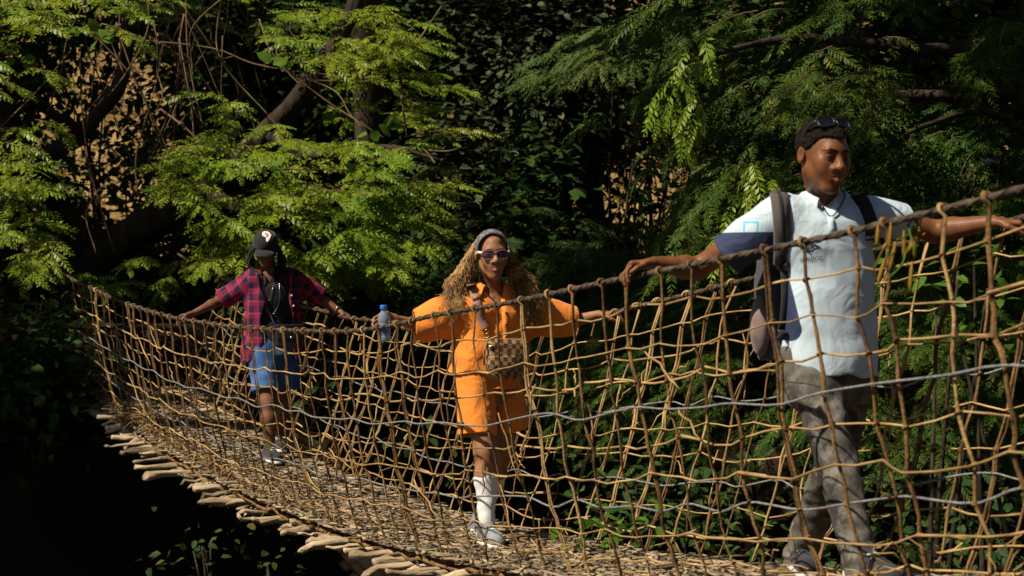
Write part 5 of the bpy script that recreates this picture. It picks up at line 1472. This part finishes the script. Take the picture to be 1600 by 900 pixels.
# ---------------- the woman in the plaid shirt
pb = empty('person', centre(-3.5), 'person in open red plaid shirt, black cap and denim shorts', 'person')
M_skin3 = skin_mat('brown skin', (.17, .076, .040), (.19, .07, .06), rough=.42)
Hb = head_frame(P(415, 388, 11.62), 10, 16, 0, .97)
J = dict(shR=P(391, 436, 11.60), shL=P(456, 433, 11.76), elR=P(343, 470, 11.62), wrR=P(302, 490, 11.48), elL=P(500, 466, 11.86), wrL=P(530, 486, 11.82),
         hipR=P(408, 545, 11.62), hipL=P(444, 545, 11.72), knR=P(419, 630, 11.52), anR=P(421, 700, 11.48), knL=P(440, 628, 11.72), anL=P(433, 690, 11.9),
         toeR=P(433, 715, 11.32), toeL=P(440, 700, 11.75))
J['toeR'][2] = float(hfloor(-3.3)) + .048; J['toeL'][2] = float(hfloor(-3.7)) + .048; J['anR'][2] = J['toeR'][2] + .045; J['anL'][2] = J['toeL'][2] + .05
hR = dict(w=J['wrR'], h=V3(-.9, -.1, -.25), pn=V3(-.1, -.2, -1), ts=V3(0, -1, 0), size=.92, curl=(30, 40, 30))
hL = dict(w=J['wrL'], h=V3(.85, .0, -.45), pn=V3(-.3, 0, -1), ts=V3(0, -1, 0), size=.9, curl=(12, 18, 14), spread=.3)
body3 = make_body(pb, M_skin3, J, Hb, .0095, .0045, female=True, hands=(hR, hL), g=.95)
X0 = J['hipR'][0] * .5 + J['hipL'][0] * .5; Y0 = 11.67; LATB = unit(V3(.93, .36, 0))
M_tank = cloth_mat('black ribbed top', (.012, .012, .014), .2)
Fd = Field(V3(X0 - .3, Y0 - .3, -.42), V3(X0 + .3, Y0 + .3, .16), .0075)
Fd.loft([(-.36, X0, Y0, .168, .125), (-.2, X0, Y0, .150, .115), (-.08, X0, Y0, .162, .13), (.0, X0, Y0, .160, .125), (.028, X0, Y0, .15, .115)], LATB, .02, 2.2, lambda p: wave(p, .002, 40, 51))
tank = Fd.build('black_top', M_tank, pb)
for x in (-.075, .075):
    c = V3(X0, Y0, 0) + LATB * x; fwb = unit(np.cross(LATB, [0, 0, 1]))
    if fwb[1] > 0: fwb = -fwb
    V, Q = strip(smooth_path([c + fwb * .112 + V3(0, 0, .02), c + fwb * .085 + V3(0, 0, .07), c + fwb * .01 + V3(0, 0, .11)], 8), LATB, .016, .002); MB().add(V, Q).build('shoulder_strap', M_tank, pb)
# plaid
M_plaid, n_, b_ = new_mat('red and navy plaid')
at = n_.nodes.new('ShaderNodeAttribute'); at.attribute_name = 'uvw'; sp_ = n_.nodes.new('ShaderNodeSeparateXYZ'); n_.links.new(at.outputs['Vector'], sp_.inputs[0])
def band(sk, per, wd): return mth(n_, 'LESS_THAN', mth(n_, 'FRACT', mth(n_, 'DIVIDE', sk, per)), wd)
h1, v1 = band(sp_.outputs['X'], .082, .5), band(sp_.outputs['Y'], .075, .45)
f = mth(n_, 'MULTIPLY', mth(n_, 'ADD', h1, v1), .5)
col = mixc(n_, f, (.25, .010, .046), (.014, .012, .040)); 
thin = mth(n_, 'MAXIMUM', band(mth(n_, 'ADD', sp_.outputs['X'], .012), .082, .08), band(mth(n_, 'ADD', sp_.outputs['Y'], .012), .075, .08))
col = mixc(n_, mth(n_, 'MULTIPLY', thin, .2), col, (.50, .18, .20)); n_.links.new(col, b_.inputs['Base Color']); b_.inputs['Roughness'].default_value = .85; b_.inputs['Specular IOR Level'].default_value = .2
def fold4(p): return wave(p, .006, 26, 61, V3(1.2, 1.2, .5)) + wave(p, .003, 50, 62)
Fd = Field(V3(X0 - .45, Y0 - .35, -.55), V3(X0 + .50, Y0 + .40, .16), .0075)
Fd.loft([(-.49, X0 - .01, Y0, .215, .155), (-.3, X0 - .005, Y0, .200, .148), (-.1, X0, Y0, .195, .142), (.03, X0, Y0, .185, .125), (.075, X0, Y0, .15, .10), (.105, X0, Y0, .10, .08), (.13, X0, Y0, .07, .065)], LATB, .02, 2.2, fold4, hem=.012)
for sh, en, ra, rb in ((P(396, 437, 11.61), P(347, 468, 11.62), .072, .062), (P(452, 434, 11.76), P(498, 464, 11.85), .072, .062)):
    ax = unit(en - sh); Fd.rc(sh, en + ax * .05, ra, rb, .05, clip=[(en + ax * .01, ax)], hollow=(.014, .3), wob=lambda p: wave(p, .007, 36, 64)); Fd.rc(en - ax * .045, en, rb + .010, rb + .012, .006, clip=[(en, ax)], hollow=(.018, .6))
fl_ = unit(np.cross(LATB, [0, 0, 1])); fl_ = fl_ if fl_[1] < 0 else -fl_
cA = V3(X0, Y0, 0)
def opening(p):     # the shirt hangs open at the front
    q = p - cA.astype(np.float32); l = q @ LATB.astype(np.float32); f_ = q @ fl_.astype(np.float32); z = p[..., 2]
    hw = .082 + .035 * np.clip((.05 - z) / .5, 0, 1) + .010 * np.sin(z * 22)
    return np.maximum(np.abs(l - .005) - hw, .02 - f_)
Fd.apply(V3(X0 - .3, Y0 - .4, -.6), V3(X0 + .3, Y0 + .3, .2), opening, .004, 's')
aR, aL = unit(J['elR'] - J['shR']), unit(J['elL'] - J['shL'])
def plaid_uv(V):
    q = V - cA; l = q @ LATB; f_ = q @ fl_; out = np.stack([V[:, 2], l + .4 * f_ , 0 * l], -1)
    for sh, ax, sg in ((J['shR'], aR, -1), (J['shL'], aL, 1)):
        m = (l * sg > .19); r = V - sh; pr = np.cross(ax, [0, 1, 0]); out[m, 0] = (r @ ax)[m] ; out[m, 1] = (r @ unit(pr))[m] + .4 * f_[m]
    return out
shirt3 = Fd.build('plaid_shirt', M_plaid, pb, {'uvw': plaid_uv})
col3 = collar(shirt3, M_plaid, P(417, 432, 11.64), fl_, .064, .045, .04, 38, .035, flare=.035)
a_ = col3.data.attributes.new('uvw', 'FLOAT_VECTOR', 'POINT'); vv = np.array([list(v.co) for v in col3.data.vertices], np.float32); a_.data.foreach_set('vector', (vv[:, [2, 0, 1]]).ravel())
bv3 = world_bvh(shirt3)
for u, v in ((452, 446), (455, 462), (458, 478)): MB().add(*ball(on_surf(bv3, u, v, .006, 11.5), (.007, .004, .007), None, 7, 9)).build('button', M_lace, shirt3)
# denim shorts
M_den = jeans_mat('blue denim', (.028, .080, .23), (.065, .15, .37), (.13, .24, .46))
Fd = Field(V3(X0 - .3, Y0 - .35, -.78), V3(X0 + .3, Y0 + .35, -.28), .0075)
Fd.loft([(-.46, X0, Y0, .165, .13), (-.31, X0, Y0, .150, .115)], LATB, .02, 2.2)
for hp_, hem_ in ((J['hipR'], P(416, 610, 11.56)), (J['hipL'], P(446, 608, 11.72))):
    ax = unit(hem_ - hp_); Fd.rc(hp_ + V3(0, 0, .03), hem_ + ax * .07, .103, .092, .02, clip=[(hem_, ax)], hollow=(.013, .25), wob=lambda p: wave(p, .004, 34, 66)); Fd.rc(hem_ - ax * .03, hem_, .100, .098, .003, clip=[(hem_, ax)], hollow=(.02, .6))
Fd.build('denim_shorts', M_den, pb)
for an, toe in ((J['anR'], J['toeR']), (J['anL'], J['toeL'])): shoe(pb, an, toe, M_shoe_d, M_sole, w=.038, lace=M_lace)
# cap
M_capc = cloth_mat('black cap cloth', (.014, .013, .015), .2)
c, R, s = Hb; r = .16 * s; Fd = Field(c - r, c + r, .005)
def capf(p):
    q = ((p - c.astype(np.float32)) @ R.astype(np.float32)) / s
    d = sd_el(q, (0, .006, .040), (.090, .114, .094)); return np.maximum(d, (.020 + .12 * q[..., 1] - q[..., 2]) * .95) * s
Fd.apply(c - r, c + r, capf, 0); cap_o = Fd.build('cap', M_capc, pb)
n = 17; th = np.linspace(-.98, .98, n); inn = np.stack([.088 * np.sin(th), .010 - .112 * np.cos(th), .015 + 0 * th], -1); V = []
for lay_ in (.0, -.005):
    for t_, ext in ((0, 0), (.5, 1), (1, 2)):
        e = .072 * np.cos(th * 1.35).clip(0) ** .6 * t_
        V.append(to_world(Hb, inn + np.stack([0 * th, -e, -.022 * t_ ** 1.3 - .022 * (np.sin(th) ** 2) * (.3 + t_) + lay_], -1)))
V = np.concatenate(V); Q = []
for L_i in (0, 3):
    for rr in (0, 1):
        for k in range(n - 1): a = (L_i + rr) * n + k; Q.append([a, a + 1, a + n + 1, a + n])
for k in range(n - 1): Q.append([2 * n + k, 2 * n + k + 1, 5 * n + k + 1, 5 * n + k])
MB().add(V, Q).build('brim', M_capc, cap_o)
MB().add(*ball(to_world(Hb, (0, .012, .132)), (.006, .006, .004), None, 7, 9)).build('cap_button', M_capc, cap_o)
# the map-shaped patch on the cap
bvc = world_bvh(cap_o); M_pw, M_po = plain('white embroidery', (.75, .72, .70), .8), plain('orange embroidery', (.62, .19, .06), .8)
afr = [(-9, -4), (-8, -8), (-4, -10), (1, -10), (6, -8), (9, -4), (11, -1), (9, 1), (8, 4), (6, 8), (3, 12), (0, 12), (-1, 8), (-1, 3), (-4, 1), (-8, 0)]
def patch(name, mat, k, off, dy=0):
    cpt = on_surf(bvc, 416, 369 + dy, off, 11.5); V = np.array([cpt] + [on_surf(bvc, 416 + x * k * .62, 369 + dy + y * k * .62, off, 11.5) for x, y in afr]); n = len(afr); j = np.arange(n)
    MB().add(V, None, np.stack([np.zeros(n, int), 1 + j, 1 + (j + 1) % n], -1)).build(name, mat, cap_o, False)
patch('patch_edge', M_pw, 1.15, .003); patch('patch_map', M_po, .45, .005, -2)
# braids
br = MB(); M_br = noise_mat('black braids', (.006, .005, .005), (.02, .017, .015), 60, .6, .8, 220, spec=.35); bvb = world_bvh(shirt3, body3, tank)
for k in range(74):
    sx = -1 if k % 2 else 1; f_ = rng.uniform(-.05, .09); L = rng.uniform(.20, .40)
    root = np.array([sx * .076, f_, .028]); o1 = rng.uniform(.085, .115)
    p = [root, np.array([sx * o1, f_, -.03]), np.array([sx * (o1 + rng.uniform(-.01, .025)), f_ - .015, -.12]), np.array([sx * (o1 - rng.uniform(.0, .06)), min(f_, 0) - rng.uniform(.03, .08), -.20]), np.array([sx * (o1 - rng.uniform(-.02, .07)), min(f_, 0) - rng.uniform(.06, .1), -.05 - L])]
    wc = to_world(Hb, smooth_path(p, 22))
    for q in range(5, 22):
        h = bvb.find_nearest(Vector(wc[q]), .12)
        if h[0] is not None and (Vector(wc[q]) - h[0]).dot(h[1]) < .007: wc[q] = np.array(h[0]) + np.array(h[1]) * .009
    br.add(*tube(wc, np.linspace(.0062, .003, 22) * (1 + .15 * np.sin(np.arange(22) * 2.6)), 5))
br.build('hair', M_br, pb)
crop_hair(pb, Hb, M_br, .004, .0055, (.03, -.62), 9, 0, .125).name = 'scalp_hair'
bvt = world_bvh(tank, body3)
M_silver = plain('silver', (.5, .5, .52), .3, .5, 1.0)
for pts in ([(404, 426), (408, 445), (414, 460), (420, 470), (424, 458), (428, 440), (431, 424)], [(402, 428), (410, 470), (423, 492), (436, 470), (434, 424)]):
    MB().add(*tube(np.array([on_surf(bvt, u, v, .006, 11.5) for u, v in smooth_path(pts, 18)]), .0016, 4)).build('necklace', M_silver, pb)
MB().add(*torus(J['wrL'] * .9 + J['elL'] * .1, J['wrL'] - J['elL'], .031, .005, 14, 5)).build('bracelet', M_silver, pb)
# small black bag
hb = empty('shoulder_bag', P(452, 545, 11.48), 'small black shoulder bag at the waist of the person in plaid', 'bag')
M_leath = plain('black leather', (.014, .014, .016), .35, .5)
bcen = P(452, 526, 11.47); Fd = Field(bcen - .16, bcen + .16, .006); dv = LATB + V3(0, 0, 0)
Fd.loft([(bcen[2] - .078, bcen[0], bcen[1], .088, .03), (bcen[2] - .06, bcen[0], bcen[1], .100, .038), (bcen[2] + .06, bcen[0], bcen[1], .096, .036), (bcen[2] + .078, bcen[0], bcen[1], .088, .028)], LATB, .01, 4); pou = Fd.build('pouch', M_leath, hb)
Fd = Field(bcen - .16, bcen + .16, .006); q = bcen + fl_ * .03 + V3(0, 0, .03); Fd.loft([(q[2] - .05, q[0], q[1], .09, .012), (q[2] + .055, q[0], q[1], .098, .016)], LATB, .01, 4); Fd.build('flap', M_leath, hb)
MB().add(*ball(bcen + fl_ * .05 + V3(0, 0, -.005), (.008, .005, .008), None, 7, 9)).build('clasp', M_silver, hb)
bva = world_bvh(shirt3, tank)
pth = np.array([on_surf(bva, u, v, .010, 11.5) for u, v in smooth_path([(400, 426), (405, 445), (413, 470), (424, 495)], 18)] + [bcen + LATB * -.09 + V3(0, -.02, .07)])
V, Q = strip(pth, V3(1, 0, .3), .013, .003); MB().add(V, Q).build('strap', M_leath, hb)

# tidy
for o in bpy.data.objects:
    if '_org' in o: del o['_org']
